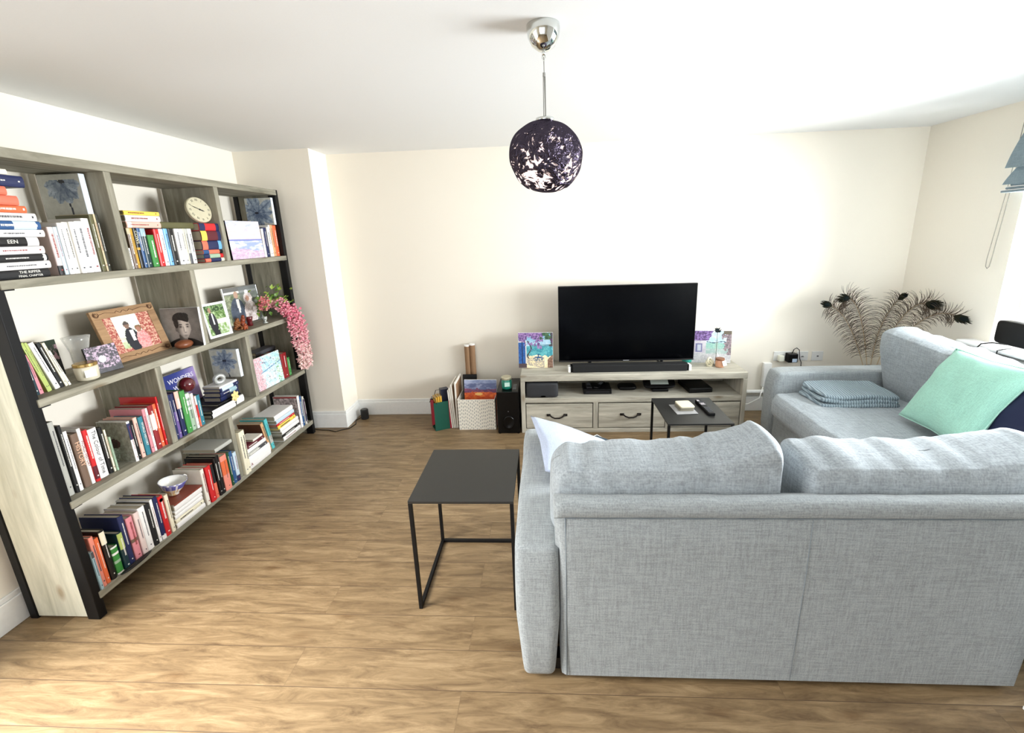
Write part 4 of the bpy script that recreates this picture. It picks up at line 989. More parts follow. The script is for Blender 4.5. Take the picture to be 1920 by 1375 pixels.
o = MB().lathe([(.02, 0), (.022, .01), (.018, .03), (.024, .055), (.026, .07)], n=24).build('ruby_glass', plain((.35, .05, .08), .1, coat=1), smooth=True); o.location = (-2.20, 3.04, 1.0855); tag(o, 'dark red glass cup in front of the wedding frame', 'ornament')
o = MB().lathe([(.018, 0), (.020, .004), (.006, .012), (.016, .03), (.018, .05)], n=24).build('small_glass', plain((.70, .72, .70), .1, .3, coat=1), smooth=True); o.location = (-2.15, 3.145, 1.0855); tag(o, 'small clear grey glass at the right of the wedding frame', 'ornament')
# globe, ring and yellow flower on the third shelf
o = MB().ball((0, 0, .045), .045, 24, 16).build('glass_paperweight', plain((.34, .07, .12), .12, coat=1), smooth=True); o.location = (-2.17, 2.352, .8255); tag(o, 'maroon glass ball resting on the teal book', 'paperweight')
rg = MB(); rg.tube([(0, .026*cos(a), .034+.024*sin(a)) for a in [2*pi*k/24 for k in range(25)]], .0135, 10, cap=False)
o = rg.build('ring_ornament', plain((.74, .75, .74), .3, .4), smooth=True); o.location = (-2.195, 2.640, ZC2+.0036); o.rotation_euler = (0, 0, -.5); tag(o, 'silver grey ring shaped ornament on the navy stack', 'ornament')
fl = MB()
for k in range(6): fl.ball((0, 0, 0), 1, 10, 6, (.005, .012, .020), Matrix.Translation((0, 0, .024)) @ Matrix.Rotation(k*pi/3, 4, 'X') @ Matrix.Translation((0, 0, .018)))
fl.ball((.003, 0, .024), .008, 10, 6)
o = fl.build('flower_ornament', plain((.90, .82, .55), .6), smooth=True); o.location = (-2.12, 2.655, .6565); tag(o, 'pale yellow flower ornament on the black pair of books', 'ornament')
# dark dish low front, teacup
o = MB().lathe([(0, 0), (.06, 0), (.105, .012), (.11, .018), (.104, .017), (.06, .006), (0, .006)], n=40, mat=Matrix.Diagonal((.32, .85, 1, 1))).build('dish', plain((.07, .07, .07), .4), smooth=True); o.location = (-2.137+.005, 1.72, .1305); 
bpy.data.objects.remove(o)
o = MB().lathe([(0, 0), (.010, 0), (.013, .005), (.014, .011), (.012, .010), (0, .004)], n=40, mat=Matrix.Diagonal((.9, 6.2, 1, 1))).build('dish', plain((.07, .07, .07), .4), smooth=True); o.location = (-2.0885, 1.745, .1305); tag(o, 'narrow black dish at the front edge of the bottom shelf', 'dish')
tc = thing('teacup', 'patterned white china teacup tilted on the bottom shelf book stack', 'cup')
prof = [(.018, 0), (.024, .002), (.022, .008), (.030, .018), (.044, .038), (.053, .062), (.056, .070), (.054, .070), (.050, .060), (.040, .038), (.026, .020), (0, .016)]
cm = MB(); n = 40
def cupcol(r, z, a, inside):
    if inside: return (.95, .94, .92)
    q = fbm(a*3, z*60, 81)
    return mixc((.38, .38, .66), (.93, .92, .93), .55+q*1.5) if z > .024 else mixc((.85, .70, .45), (.94, .92, .88), .5+q*1.6)
for i in range(len(prof)-1):
    for k in range(n):
        a0, a1 = 2*pi*k/n, 2*pi*(k+1)/n; (r0, z0), (r1, z1) = prof[i], prof[i+1]
        cm.add([(r0*cos(a0), r0*sin(a0), z0), (r0*cos(a1), r0*sin(a1), z0), (r1*cos(a1), r1*sin(a1), z1), (r1*cos(a0), r1*sin(a0), z1)], [(0, 1, 2, 3)], col=cupcol(r0, z0, 3*cos(a0), i > 6))
cm.build('cup', print_mat(.15, 'china'), tc, weld=True, smooth=True)
MB().tube([(0, .050, .062), (0, .066, .066), (0, .078, .056), (0, .074, .038), (0, .056, .028), (0, .040, .026)], .0035, 8).build('handle', plain((.93, .92, .90), .2), tc, smooth=True)
tc.matrix_world = Matrix.Translation((-2.185, 2.115, .2845)) @ Matrix.Rotation(radians(-4), 4, 'X') @ Matrix.Rotation(radians(8), 4, 'Y') @ Matrix.Scale(1.22, 4)
# artificial wisteria spilling over the second shelf
fr = random.Random(5); fs_ = thing('wisteria_spray', 'pink artificial wisteria with green leaves spilling from the second shelf', 'artificial flowers')
path = [(-2.26, 3.30, 1.10), (-2.20, 3.28, 1.19), (-2.13, 3.32, 1.22), (-2.065, 3.36, 1.13), (-2.045, 3.38, 1.0), (-2.04, 3.395, .86), (-2.04, 3.41, .74), (-2.04, 3.41, .65)]
def pth(t):
    t *= len(path)-1; i = min(int(t), len(path)-2); f = t-i; return Vector(path[i]).lerp(Vector(path[i+1]), f)
MB().tube(path, .004, 6).tube([path[0], (-2.22, 3.22, 1.2), (-2.17, 3.17, 1.26), (-2.12, 3.17, 1.22)], .003, 6).build('stem', plain((.35, .40, .22), .7), fs_)
pm = MB()
def petal(c, s, col):
    d = Vector((fr.uniform(-1, 1), fr.uniform(-1, 1), fr.uniform(-.6, 1))).normalized(); a = d.orthogonal().normalized(); b = d.cross(a)
    q = [c, c+a*s*.6+d*s*.35, c+d*s*1.1+a*s*.2, c+d*s*1.1-a*s*.2, c-a*s*.6+d*s*.35]; pm.add(q+[c+d*s*.5+b*s*.35], [(0, 1, 5), (1, 2, 5), (2, 3, 5), (3, 4, 5), (4, 0, 5)], col=col)
for k in range(1900):
    t = fr.uniform(.16, 1)**.9; c = pth(t); rad = .100*(1-.30*max(0, (t-.6)/.4)) if t > .35 else .065
    a = fr.uniform(0, 2*pi); r = rad*sqrt(fr.random()); c = c+Vector((cos(a)*r*.5, sin(a)*r, fr.uniform(-.02, .02)))
    deep = max(0, 1-abs(t-.45)*2.4); col = mixc((.94, .82, .79), (.88, .42, .53), deep*.75+fr.uniform(-.25, .3))
    if c.x < -2.085 and c.z < 1.10: continue
    c.y = min(c.y, 3.52) if c.x > -2.10 else min(c.y, 3.455); petal(c, fr.uniform(.012, .021), col)
for k in range(160):
    t = fr.random(); c = Vector((-2.20, 3.20, 1.19)).lerp(Vector((-2.10, 3.12, 1.27)), t)+Vector([fr.uniform(-.03, .03) for _ in range(3)]); 
    c.z = max(c.z, 1.11); petal(c, fr.uniform(.010, .016), mixc((.90, .66, .62), (.84, .40, .44), fr.random()))
o = pm.build('blossoms', PRINT, fs_); o['kind'] = 'stuff'
lm = MB()
for k in range(120):
    c = Vector((fr.uniform(-2.28, -2.07), fr.uniform(3.16, 3.44), fr.uniform(1.16, 1.34))); s = fr.uniform(.024, .045)
    if c.z > 1.28 and fr.random() < .6: continue
    d = Vector((fr.uniform(-.3, 1), fr.uniform(-.6, 1), fr.uniform(-.4, .9))).normalized(); a = d.orthogonal().normalized(); col = mixc((.30, .45, .16), (.62, .70, .30), fr.random())
    lm.add([c, c+d*s*.35+a*s*.38, c+d*s*.7+a*s*.28, c+d*s*1.25, c+d*s*.7-a*s*.28, c+d*s*.35-a*s*.38, c+d*s*.6+d.cross(a)*s*.12], [(0, 1, 6), (1, 2, 6), (2, 3, 6), (3, 4, 6), (4, 5, 6), (5, 0, 6)], col=col)
o = lm.build('leaves', PRINT, fs_); o['kind'] = 'stuff'
rebase(fs_, (-2.2, 3.28, 1.0855))
# dark boxes lying high at the right of the third shelf, behind the flowers
zz = .6055
for i, (c, th) in enumerate((('dark grey', .06), ('black', .05), ('grey', .03), ('black', .06), ('dark grey', .03))):
    b = book(c, th, .25, .09, f'{c} book lying {ORD[i]} from the bottom behind the wisteria', 'books behind the wisteria', title=[]); lay(b, -2.29, 3.42, zz); zz += th+.001

# ------------------------------------------------------------------ sofas
LIN = linen((.61, .635, .645), 'blue_grey_linen'); LIN2 = linen((.625, .655, .675), 'blue_grey_linen_fine', sc=300)
FEET = plain((.08, .06, .05), .5)
def arm_taper(zlo, zhi, k, ax=0):
    def f(q):
        q = q.copy(); t = (q.z-zlo)/(zhi-zlo); q[ax] *= (1-k)+k*min(1, max(0, t)); return q
    return f
ns = thing('sofa', 'large pale blue-grey linen sofa seen from behind beside the black side table', 'sofa')
yb0 = 1.298
prof = [(yb0+.012, .03), (yb0+.004, .30), (yb0+.002, .60), (yb0+.004, .722), (yb0+.008, .728), (yb0-.004, .738), (yb0-.006, .765), (yb0+.004, .786), (yb0+.018, .794), (yb0+.045, .790), (yb0+.09, .770), (yb0+.11, .74), (yb0+.12, .60), (yb0+.20, .45), (yb0+.20, .03)]
bm = MB(); xs = [.030, .034, .046, .06]+[.06+(1.60)*i/40 for i in range(1, 41)]+[1.667]
vs = []; fs = []; npf = len(prof); cy, cz = yb0+.1, .4
for i, x in enumerate(xs):
    inset = [.030, .012, .003, 0][i] if i < 4 else 0
    for (y, z) in prof:
        yy, zz = y, z
        if inset: yy += inset*(1 if y < cy else -1)*.8; zz += (-inset*.7 if z > .7 else 0)
        if z > .60: 
            if i < 4: x2 = x-.018*sm(.60, .76, z)
            else: x2 = x
        else: x2 = x
        if z > .73: zz += .003*noise.noise(Vector((x*9, z*4, 0))); yy += .002*noise.noise(Vector((x*13, z*5, 3)))
        if .05 < z < .72 and y < cy: yy += .004*noise.noise(Vector((x*3, z*3, 7)))+(.003*(1-min(1, abs(x-.875)/.006)))
        vs.append((x2, yy, zz))
for i in range(len(xs)-1):
    for j in range(npf): a, b = i*npf+j, i*npf+(j+1) % npf; fs.append((a, b, b+npf, a+npf))
fs += [tuple(range(npf-1, -1, -1)), tuple((len(xs)-1)*npf+j for j in range(npf))]
bm.add(vs, fs); o = bm.build('backrest', LIN, ns, smooth=True); 
m_ = o.modifiers.new('e', 'EDGE_SPLIT'); m_.split_angle = radians(50)
pc = plain((.50, .54, .57), .9, name='piping_fabric')
MB().tube([(.052, yb0+.004, .73)]+[(.06+1.6*i/30, yb0+.0035, .7295+.0012*sin(i*2.1)) for i in range(31)], .0022, 6).tube([(.052, yb0+.004, .73), (.053, yb0+.003, .5), (.052, yb0+.008, .035)], .0022, 6).tube([(.874, yb0+.001, .726), (.876, yb0+.001, .5), (.877, yb0+.008, .035)], .0009, 5).build('seam', pc, ns, smooth=True)
softbox(.165, 1.02, .585, e=(7, 16, 5), n=18, amp=.004, freq=5, seed=2, fn=arm_taper(-.29, .0, .25), mat=Matrix.Translation((-.052, 1.797, .315))).build('armrest', LIN, ns, smooth=True, weld=True)
MB().box(.035, 1.665, 1.50, 2.235, .05, .29).build('seat_base', LIN, ns, bevel=.012)
for a, b in ((.037, .852), (.858, 1.655)):
    softbox(b-a, .80, .165, e=(9, 9, 4), n=14, amp=.006, seed=a*9, puff=.12, mat=Matrix.Translation(((a+b)/2, 1.90, .375))).build('seat_cushion', LIN, ns, smooth=True, weld=True)
def backcush(cx, cy, cz, w, h, t, tilt, seed, topfn, rz=0, roll=0, sharp=0):
    def f(q):
        q = q.copy(); u = q.x/(w/2); v = q.z/(h/2)
        q.z += topfn(u)*max(0, v)
        top = max(0, v)
        wr = noise.noise(Vector((q.x*16+q.z*6+seed, q.z*5, seed)))*.011*top+noise.noise(Vector((q.x*7-q.z*4, q.z*3, seed+4)))*.010
        cr2 = (noise.noise(Vector((q.x*15+q.z*18+seed, q.z*4-q.x*5, seed*2)))+.5*noise.noise(Vector((q.x*33-q.z*9+seed, q.z*4+q.x*6, seed))))*sm(.2, 1, top)*.006*(.4+abs(noise.noise(Vector((q.x*4, seed, 0))))*1.6)
        q.y += (wr-cr2)*(1 if q.y > 0 else -1); q.z += wr*.9*top-cr2*1.2
        q.y *= 1-.28*abs(v)**3 if v > 0 else 1-.1*abs(v)**3
        return q
    m = Matrix.Translation((cx, cy, cz)) @ Matrix.Rotation(rz, 4, 'Z') @ Matrix.Rotation(roll, 4, 'Y') @ Matrix.Rotation(tilt, 4, 'X')
    return softbox(w, t, h, e=(9, 3.0, 8) if sharp != 2 else (14, 3, 12), n=40, amp=.004, freq=5, seed=seed, fn=f, mat=m)
backcush(.415, 1.505, .705, .826, .47, .27, radians(6), 3, lambda u: -.062+.108*max(0, u)**1.4+.012*max(0, -u-.5), sharp=1).build('back_cushion', LIN2, ns, smooth=True, weld=True)
backcush(1.320, 1.505, .700, .880, .46, .27, radians(6), 9, lambda u: -.045+.09*max(0, u-.3)+.03*max(0, -u-.75), sharp=1).build('back_cushion', LIN2, ns, smooth=True, weld=True)
for x in (.0, 1.6):
    for y in (1.36, 2.16): MB().box(x-.02, x+.03, y, y+.05, 0, .052).build('foot', FEET, ns)
rebase(ns, (.8, 1.8, 0))
fsf = thing('sofa', 'pale blue-grey sofa section with its back to the window wall', 'sofa')
MB().box(1.735, 2.86, 1.42, 3.20, .05, .29).build('seat_base', LIN, fsf, bevel=.015)
softbox(1.14, .165, .585, e=(12, 7, 5), n=18, amp=.004, freq=5, seed=8, fn=arm_taper(-.29, .0, .15, 1), mat=Matrix.Translation((2.28, 3.275, .315))).build('armrest', LIN, fsf, smooth=True, weld=True)
softbox(.18, 1.93, .73, e=(5, 14, 6), n=18, amp=.003, seed=5, mat=Matrix.Translation((2.83, 2.36, .40))).build('backrest', LIN, fsf, smooth=True, weld=True)
for a, b, xx0 in ((2.335, 3.19, 1.665), (1.44, 2.325, 1.685)):
    def fsc(q):
        q = q.copy(); q.z += .006*noise.noise(Vector((q.x*14+q.y*4, q.y*5, 2)))+.004*noise.noise(Vector((q.x*26-q.y*12, q.y*9, 5))); return q
    softbox(2.62-xx0, b-a, .19, e=(8, 9, 3.6), n=26, amp=.008, seed=a*4, puff=.12, fn=fsc, mat=Matrix.Translation(((xx0+2.62)/2, (a+b)/2, .365))).build('seat_cushion', LIN2, fsf, smooth=True, weld=True)
backcush(2.545, 2.740, .674, .86, .52, .23, radians(14), 13, lambda u: .030*(-u), rz=radians(-90), sharp=2).build('back_cushion', LIN2, fsf, smooth=True, weld=True)
backcush(2.545, 1.875, .675, .84, .50, .23, radians(14), 17, lambda u: 0, rz=radians(-90), sharp=2).build('back_cushion', LIN2, fsf, smooth=True, weld=True)
for x in (1.80, 2.80):
    for y in (1.5, 3.2): MB().box(x-.025, x+.025, y, y+.05, 0, .052).build('foot', FEET, fsf)
rebase(fsf, (2.25, 2.35, 0))

# scatter cushions and blanket
def scatter(label, w, h, t, mat, mtx, seed, pipe=None):
    r = thing('cushion', label, 'cushion'); pillow(w, h, t, seed=seed).build('cover', mat, r, weld=True, smooth=True)
    if pipe:
        d = .06; pts = []
        for k in range(81):
            s = k/80*4; e = int(s) % 4; f = -1+2*(s-int(s)); u, v = [(f, -1), (1, f), (-f, 1), (-1, -f)][e]
            sh = 1-d*(1-abs(u*v))*max(u*u, v*v); pts.append((u*w/2*sh, 0, v*h/2*sh))
        MB().tube(pts, .0035, 6).build('piping', pipe, r, smooth=True)
    r.matrix_world = mtx; return r
def frame_mtx(c, nrm, roll):
    nrm = Vector(nrm).normalized(); x = nrm.cross(Vector((0, 0, 1))).normalized(); z = x.cross(nrm)
    if z.z < 0: z = -z; x = -x
    x2 = x*cos(roll)+z*sin(roll); z2 = -x*sin(roll)+z*cos(roll); y2 = z2.cross(x2)
    return basis(x2, y2, z2, c)
mint = linen((.61, .80, .735), 'mint_cotton', dark=.88, sc=600)
def corners(tl, tr, bl, push=0):
    tl, tr, bl = Vector(tl), Vector(tr), Vector(bl); x = (tr-tl).normalized(); z = (tl-bl); z = (z-x*z.dot(x)).normalized(); y = z.cross(x)
    return basis(x, y, z, (tr+bl)/2+y*push)
scatter('mint green square cushion leaning on the sofa by the window wall', .52, .49, .15, mint, corners((2.42, 2.656, .90), (2.35, 2.155, .92), (2.20, 2.57, .541)), 2, plain((.66, .84, .78), .8))
scatter('dark navy blue cushion tucked beside the mint cushion', .46, .46, .13, plain((.06, .10, .24), .85), frame_mtx((2.26, 1.96, .68), (-.9, .1, .42), radians(5)), 4)
scatter('pale ice blue cushion with pointed corner against the near sofa arm', .53, .50, .10, linen((.67, .71, .79), 'ice_blue_cotton', dark=.9, sc=600), corners((-.122, 2.153, .74), (.334, 2.244, .52), (.024, 1.70, .665)), 6)
scatter('dark slate cushion with white piping lying on the near sofa seat', .34, .34, .10, plain((.18, .24, .28), .85), frame_mtx((.27, 2.13, .500), (0.05, -.05, 1), radians(4)), 8, plain((.92, .93, .93), .7))
knit, nt, b = newmat('ribbed_knit')
tcx = N(nt, 'ShaderNodeTexCoord'); wv = N(nt, 'ShaderNodeTexWave', wave_type='BANDS', bands_direction='X', i_Scale=20.0, i_Distortion=.8, i_Detail=2.0)
nt.links.new(tcx.outputs['Object'], wv.inputs['Vector']); crn = N(nt, 'ShaderNodeValToRGB'); crn.color_ramp.elements[0].color = (*lin((.44, .50, .54)), 1); crn.color_ramp.elements[1].color = (*lin((.63, .69, .72)), 1)
nt.links.new(wv.outputs['Fac'], crn.inputs[0]); nt.links.new(crn.outputs[0], b.inputs['Base Color']); bpn = N(nt, 'ShaderNodeBump', i_Strength=.8, i_Distance=.004); nt.links.new(wv.outputs['Fac'], bpn.inputs['Height']); nt.links.new(bpn.outputs[0], b.inputs['Normal']); b.inputs['Roughness'].default_value = .9
bl = thing('blanket', 'folded pale blue ribbed knit blanket on the sofa by the window wall', 'blanket')
for k in range(3):
    def fb(q, k=k):
        q = q.copy(); q.z += .022*noise.noise(Vector((q.x*5+k*.3, q.y*6, k*.3)))+.009*sin(q.x*9+k*.5); q.x += .02*noise.noise(Vector((q.y*6, k*3, 1)))+(-.10 if True else 0)*q.y*.9; return q
    softbox(.50-.015*k, .30-.006*k, .034, e=(9, 9, 3), n=22, fn=fb, mat=Matrix.Translation((.006*k, .004*k, .018+.030*k))).build('fold', knit, bl, smooth=True, weld=True)
bl.matrix_world = Matrix.Translation((2.105, 2.975, .462)) @ Matrix.Rotation(radians(-6), 4, 'Z')

# ------------------------------------------------------------------ things standing by the back wall
bag = thing('gift_bag', 'red and green paper gift bag on the floor below the wall tubes', 'bag')
w2_, d_, h_ = .155, .13, .265
MB().box(-w2_/2, w2_/2, -d_/2, -d_/2+.002, 0, h_).build('front_panel', plain((.05, .30, .24), .45), bag)
MB().box(w2_/2-.022, w2_/2, -d_/2-.0008, -d_/2-.0001, 0, h_).build('front_stripe', plain((.66, .10, .22), .45), bag)
MB().box(-w2_/2, w2_/2, d_/2-.002, d_/2, 0, h_).build('rear_panel', plain((.05, .30, .24), .45), bag)
for s_ in (-1, 1): MB().add([(s_*w2_/2, -d_/2, 0), (s_*(w2_/2), d_/2, 0), (s_*w2_/2, d_/2, h_), (s_*w2_/2, -d_/2, h_), (s_*(w2_/2-.018), 0, .04), (s_*(w2_/2-.018), 0, h_)], [(0, 4, 5, 3), (4, 1, 2, 5)]).build('side_gusset', plain((.66, .10, .22), .45), bag)
MB().box(-w2_/2, w2_/2, -d_/2, d_/2, 0, .002).build('base', plain((.05, .30, .24), .45), bag)
MB().tube([(-.05, -d_/2-.002, h_-.01), (-.06, -d_/2-.01, h_+.04), (-.085, -.05, h_+.06), (-.10, -.02, h_-.0)], .003, 6).build('cord_handle', plain((.12, .11, .11), .7), bag)
MB().tube([(-.05, d_/2, h_-.01), (-.02, d_/2, h_+.07), (.03, d_/2, h_+.07), (.05, d_/2, h_-.01)], .003, 6).build('cord_handle', plain((.12, .11, .11), .7), bag)
bag.location = (-.962, 3.590, 0); bag.rotation_euler = (0, 0, radians(28))
for i, (dx, c, z) in enumerate(((-.058, 'mustard', .325), (-.037, 'mustard', .33), (-.016, 'mustard', .33))):
    b = book(c, .018, z-.02, .09, f'thin yellow book {["leftmost", "in the middle", "rightmost"][i]} of the three standing in the gift bag', 'yellow books in the gift bag', title=[])
    b.matrix_world = Matrix.Translation((-.962, 3.590, .004)) @ Matrix.Rotation(radians(28), 4, 'Z') @ Matrix.Translation((dx, -.055, 0)) @ Matrix.Rotation(radians(-90), 4, 'Z')
o = MB().box(-.035, .035, -.03, .03, 0, .36).box(-.026, -.006, -.031, -.03, .335, .35).build('boxed_gift', plain((.10, .12, .20), .4), bevel=.004); o.location = (-.929, 3.612, .004); o.rotation_euler = (0, 0, radians(28)); tag(o, 'tall dark navy carton standing in the gift bag', 'carton')
for i in range(4):
    r = thing('blank_canvas', f'{["leftmost", "second from left", "third from left", "rightmost"][i]} of the four white canvases stacked on edge beside the gift bag', 'canvas', group='white canvases beside the gift bag')
    hh = [.36, .385, .41, .43][i]
    MB().box(0, .012, 0, .26, 0, hh).build('stretched_cloth', plain((.92, .90, .86), .7), r, bevel=.002); MB().box(.0122, .0145, .02, .24, .02, hh-.02).build('stretcher', plain((.62, .48, .36), .6), r)
    r.location = (-.868+i*.0155, 3.560, .0); r.rotation_euler = (0, radians(-3 if i < 3 else 0), 0)
def box_pat():
    m, nt, b = newmat('grey_dash_pattern'); L = nt.links.new; tc = N(nt, 'ShaderNodeTexCoord'); mp = N(nt, 'ShaderNodeMapping'); mp.inputs['Scale'].default_value = (62, 62, 30); L(tc.outputs['Object'], mp.inputs[0])
    sp = N(nt, 'ShaderNodeSeparateXYZ'); L(mp.outputs[0], sp.inputs[0]); a = N(nt, 'ShaderNodeMath', operation='ADD'); L(sp.outputs[0], a.inputs[0]); L(sp.outputs[1], a.inputs[1])
    fl_ = N(nt, 'ShaderNodeMath', operation='FLOOR'); L(a.outputs[0], fl_.inputs[0]); wn = N(nt, 'ShaderNodeTexWhiteNoise', noise_dimensions='1D'); L(fl_.outputs[0], wn.inputs['W'])
    z2 = N(nt, 'ShaderNodeMath', operation='ADD'); L(sp.outputs[2], z2.inputs[0]); L(wn.outputs['Value'], z2.inputs[1])
    fx = N(nt, 'ShaderNodeMath', operation='FRACT'); L(a.outputs[0], fx.inputs[0]); fz = N(nt, 'ShaderNodeMath', operation='FRACT'); L(z2.outputs[0], fz.inputs[0])
    def dist(n, s):
        q = N(nt, 'ShaderNodeMath', operation='SUBTRACT'); L(n.outputs[0], q.inputs[0]); q.inputs[1].default_value = .5
        q2 = N(nt, 'ShaderNodeMath', operation='MULTIPLY'); L(q.outputs[0], q2.inputs[0]); q2.inputs[1].default_value = s
        q3 = N(nt, 'ShaderNodeMath', operation='POWER'); L(q2.outputs[0], q3.inputs[0]); q3.inputs[1].default_value = 2; return q3
    s = N(nt, 'ShaderNodeMath', operation='ADD'); L(dist(fx, 5.0).outputs[0], s.inputs[0]); L(dist(fz, 3.0).outputs[0], s.inputs[1])
    lt = N(nt, 'ShaderNodeMath', operation='LESS_THAN'); L(s.outputs[0], lt.inputs[0]); lt.inputs[1].default_value = 1
    mx = N(nt, 'ShaderNodeMix', data_type='RGBA'); L(lt.outputs[0], mx.inputs[0]); mx.inputs[6].default_value = (*lin((.94, .92, .87)), 1); mx.inputs[7].default_value = (*lin((.60, .60, .58)), 1)
    L(mx.outputs[2], b.inputs['Base Color']); b.inputs['Roughness'].default_value = .7; return m
cb = MB(); a, b_, c_, d2, hz = -.165, .165, -.15, .15, .285
cb.box(a, b_, c_, c_+.004, 0, hz).box(a, b_, d2-.004, d2, 0, hz).box(a, a+.004, c_+.004, d2-.004, 0, hz).box(b_-.004, b_, c_+.004, d2-.004, 0, hz).box(a+.004, b_-.004, c_+.004, d2-.004, 0, .004)
cr_ = thing('storage_box', 'open white storage box patterned with small grey dashes', 'box'); cb.build('box', box_pat(), cr_, bevel=.001)
MB().tube([(a, c_, hz), (b_, c_, hz), (b_, d2, hz), (a, d2, hz), (a, c_, hz)], .003, 6).build('rim', plain((.94, .92, .88), .6), cr_); cr_.location = (-.628, 3.672, 0)
canvas('painting', 'purple and orange sunset seascape painting standing in the patterned storage box', 'painting', p_sunset, .295, .42, .016, TR(-.605, 3.60, .006, radians(-92), radians(8)), 56)
fo = MB().box(-.15, -.02, 0, .012, 0, .44).build('black_folder', BLACKP, bevel=.003); fo.location = (-.628, 3.70, .006); fo.rotation_euler = (radians(-7), 0, 0); tag(fo, 'black folder behind the sunset painting in the storage box', 'folder')
for i, (x, z) in enumerate(((-.738, .70), (-.690, .71))):
    r = thing('cardboard_tube', ['brown cardboard tube with white cap on the left behind the storage box', 'brown cardboard tube with white cap on the right behind the storage box'][i], 'tube')
    MB().lathe([(.0, 0), (.026, 0), (.026, z-.006)], n=24).build('tube', plain((.58, .45, .33), .8), r, smooth=False); MB().lathe([(.0265, z-.012), (.0265, z), (0, z)], n=24).build('cap', WHITE, r)
    r.location = (x, 3.845, 0.001)
sw = thing('subwoofer', 'tall black subwoofer between the patterned box and the media unit', 'speaker')
gl_ = plain((.015, .015, .018), .25, name='gloss_black', spec=.25)
MB().box(-.435, -.246, 3.438, 3.80, .004, .385).build('cabinet', gl_, sw, bevel=.006)
MB().lathe([(.060, 0), (.064, .004), (.050, .006), (.036, -.004)], n=40, mat=Matrix.Translation((-.34, 3.4375, .105)) @ Matrix.Rotation(pi/2, 4, 'X') @ Matrix.Scale(.8, 4, (1, 0, 0))).build('port_ring', gl_, sw, smooth=True)
bt_ = MB()
for k in range(4): bt_.box(-.30, -.27, 3.50+k*.035, 3.515+k*.035, .3855, .388)
bt_.build('buttons', plain((.6, .6, .6), .4), sw); MB().box(-.342, -.338, 3.4365, 3.4378, .205, .209).build('indicator', plain((.7, .7, .75), .3), sw)
for x in (-.42, -.26):
    for y in (3.45, 3.78): MB().lathe([(0, 0), (.01, 0), (.01, .005)], (x, y, 0), n=10).build('foot', BLACKP, sw)
rebase(sw, (-.34, 3.6, 0))
t = candle_jar(0, .045, .085, (.10, .50, .42), 0, plain((.80, .78, .68), .3, .6), 'green candle jar with silver lid standing on the subwoofer', lid_h=.018)
MB().box(.0455, .047, -.022, .022, .03, .066, mat=Matrix.Rotation(radians(-80), 4, 'Z')).build('paper_label', plain((.78, .90, .85), .5), t); t.location = (-.352, 3.53, .3858)
ms = thing('round_speaker', 'small black round speaker on the floor in the corner by the pillar', 'speaker')
MB().lathe([(0, 0), (.034, 0), (.036, .004), (.036, .088), (.032, .096), (0, .096)], n=28).build('body', plain((.06, .05, .05), .6), ms, bevel=.001); MB().lathe([(0, .0962), (.028, .0962), (.028, .098), (0, .098)], n=28).build('top_plate', plain((.14, .13, .13), .35), ms); ms.location = (-1.765, 3.790, 0)
o = MB().tube([(-1.80, 3.79, .012), (-1.835, 3.74, .004), (-1.80, 3.66, .004), (-1.82, 3.57, .004), (-1.92, 3.50, .004), (-2.0, 3.53, .004), (-2.06, 3.535, .004), (-2.2, 3.56, .004), (-2.38, 3.57, .004)], .0035, 6).build('speaker_cable', BLACKP); tag(o, 'thin black cable running from the round speaker behind the bookcase', 'cable')

# ------------------------------------------------------------------ sockets, pipe, cables on the back wall
def plate(label, x0, x1, z0, z1, holes):
    r = thing('wall_socket', label, 'socket'); MB().box(x0, x1, YB-.009, YB, z0, z1).build('plate', plain((.90, .90, .89), .3), r, bevel=.003)
    m = MB()
    for hx, hz_, w, h in holes: m.box(hx-w/2, hx+w/2, YB-.0096, YB-.009, hz_-h/2, hz_+h/2)
    m.build('socket_holes', plain((.35, .35, .36), .5), r); rebase(r, ((x0+x1)/2, YB, z0)); return r
plate('white double wall socket left of the others, partly behind the black adapter', 2.055, 2.203, .482, .570, [(2.15, .52, .006, .012), (2.17, .52, .006, .012)])
plate('white telephone socket plate between the double socket and the blank one', 2.258, 2.356, .480, .566, [(2.307, .515, .03, .004), (2.307, .521, .018, .006)])
plate('white aerial socket plate on the right of the row of three', 2.390, 2.487, .478, .564, [(2.44, .52, .016, .012)])
o = MB().box(2.085, 2.13, YB-.05, YB-.0095, .487, .54).build('white_plug', plain((.90, .90, .84), .35), bevel=.006); tag(o, 'small cream plug in the left half of the double socket', 'plug')
ad = thing('power_adapter', 'square black power adapter plugged into the double socket', 'adapter')
MB().box(2.152, 2.235, YB-.075, YB-.0095, .480, .562).build('casing', BLACKP, ad, bevel=.008); MB().box(2.185, 2.225, YB-.0758, YB-.075, .487, .518).build('rating_label', plain((.75, .82, .90), .4), ad)
MB().tube([(2.19, YB-.05, .56), (2.20, YB-.055, .60), (2.225, YB-.05, .612), (2.255, YB-.04, .59), (2.262, YB-.035, .56), (2.275, YB-.03, .50), (2.29, YB-.03, .47), (2.30, YB-.03, .3)], .0035, 6).build('lead', BLACKP, ad, smooth=True); rebase(ad, (2.19, YB, .48))
o = MB().tube([(1.70, YB-.032, .195), (2.2, YB-.032, .195)], .019, 14).build('heating_pipe', WHITE, smooth=True); tag(o, 'white horizontal heating pipe above the skirting right of the media unit', 'pipe')
o = MB().box(1.965, 2.035, YB-.04, YB-.001, .24, .47).build('cable_cover', WHITE, bevel=.006); tag(o, 'white plastic cable cover on the wall behind the sofa arm', 'cable cover')
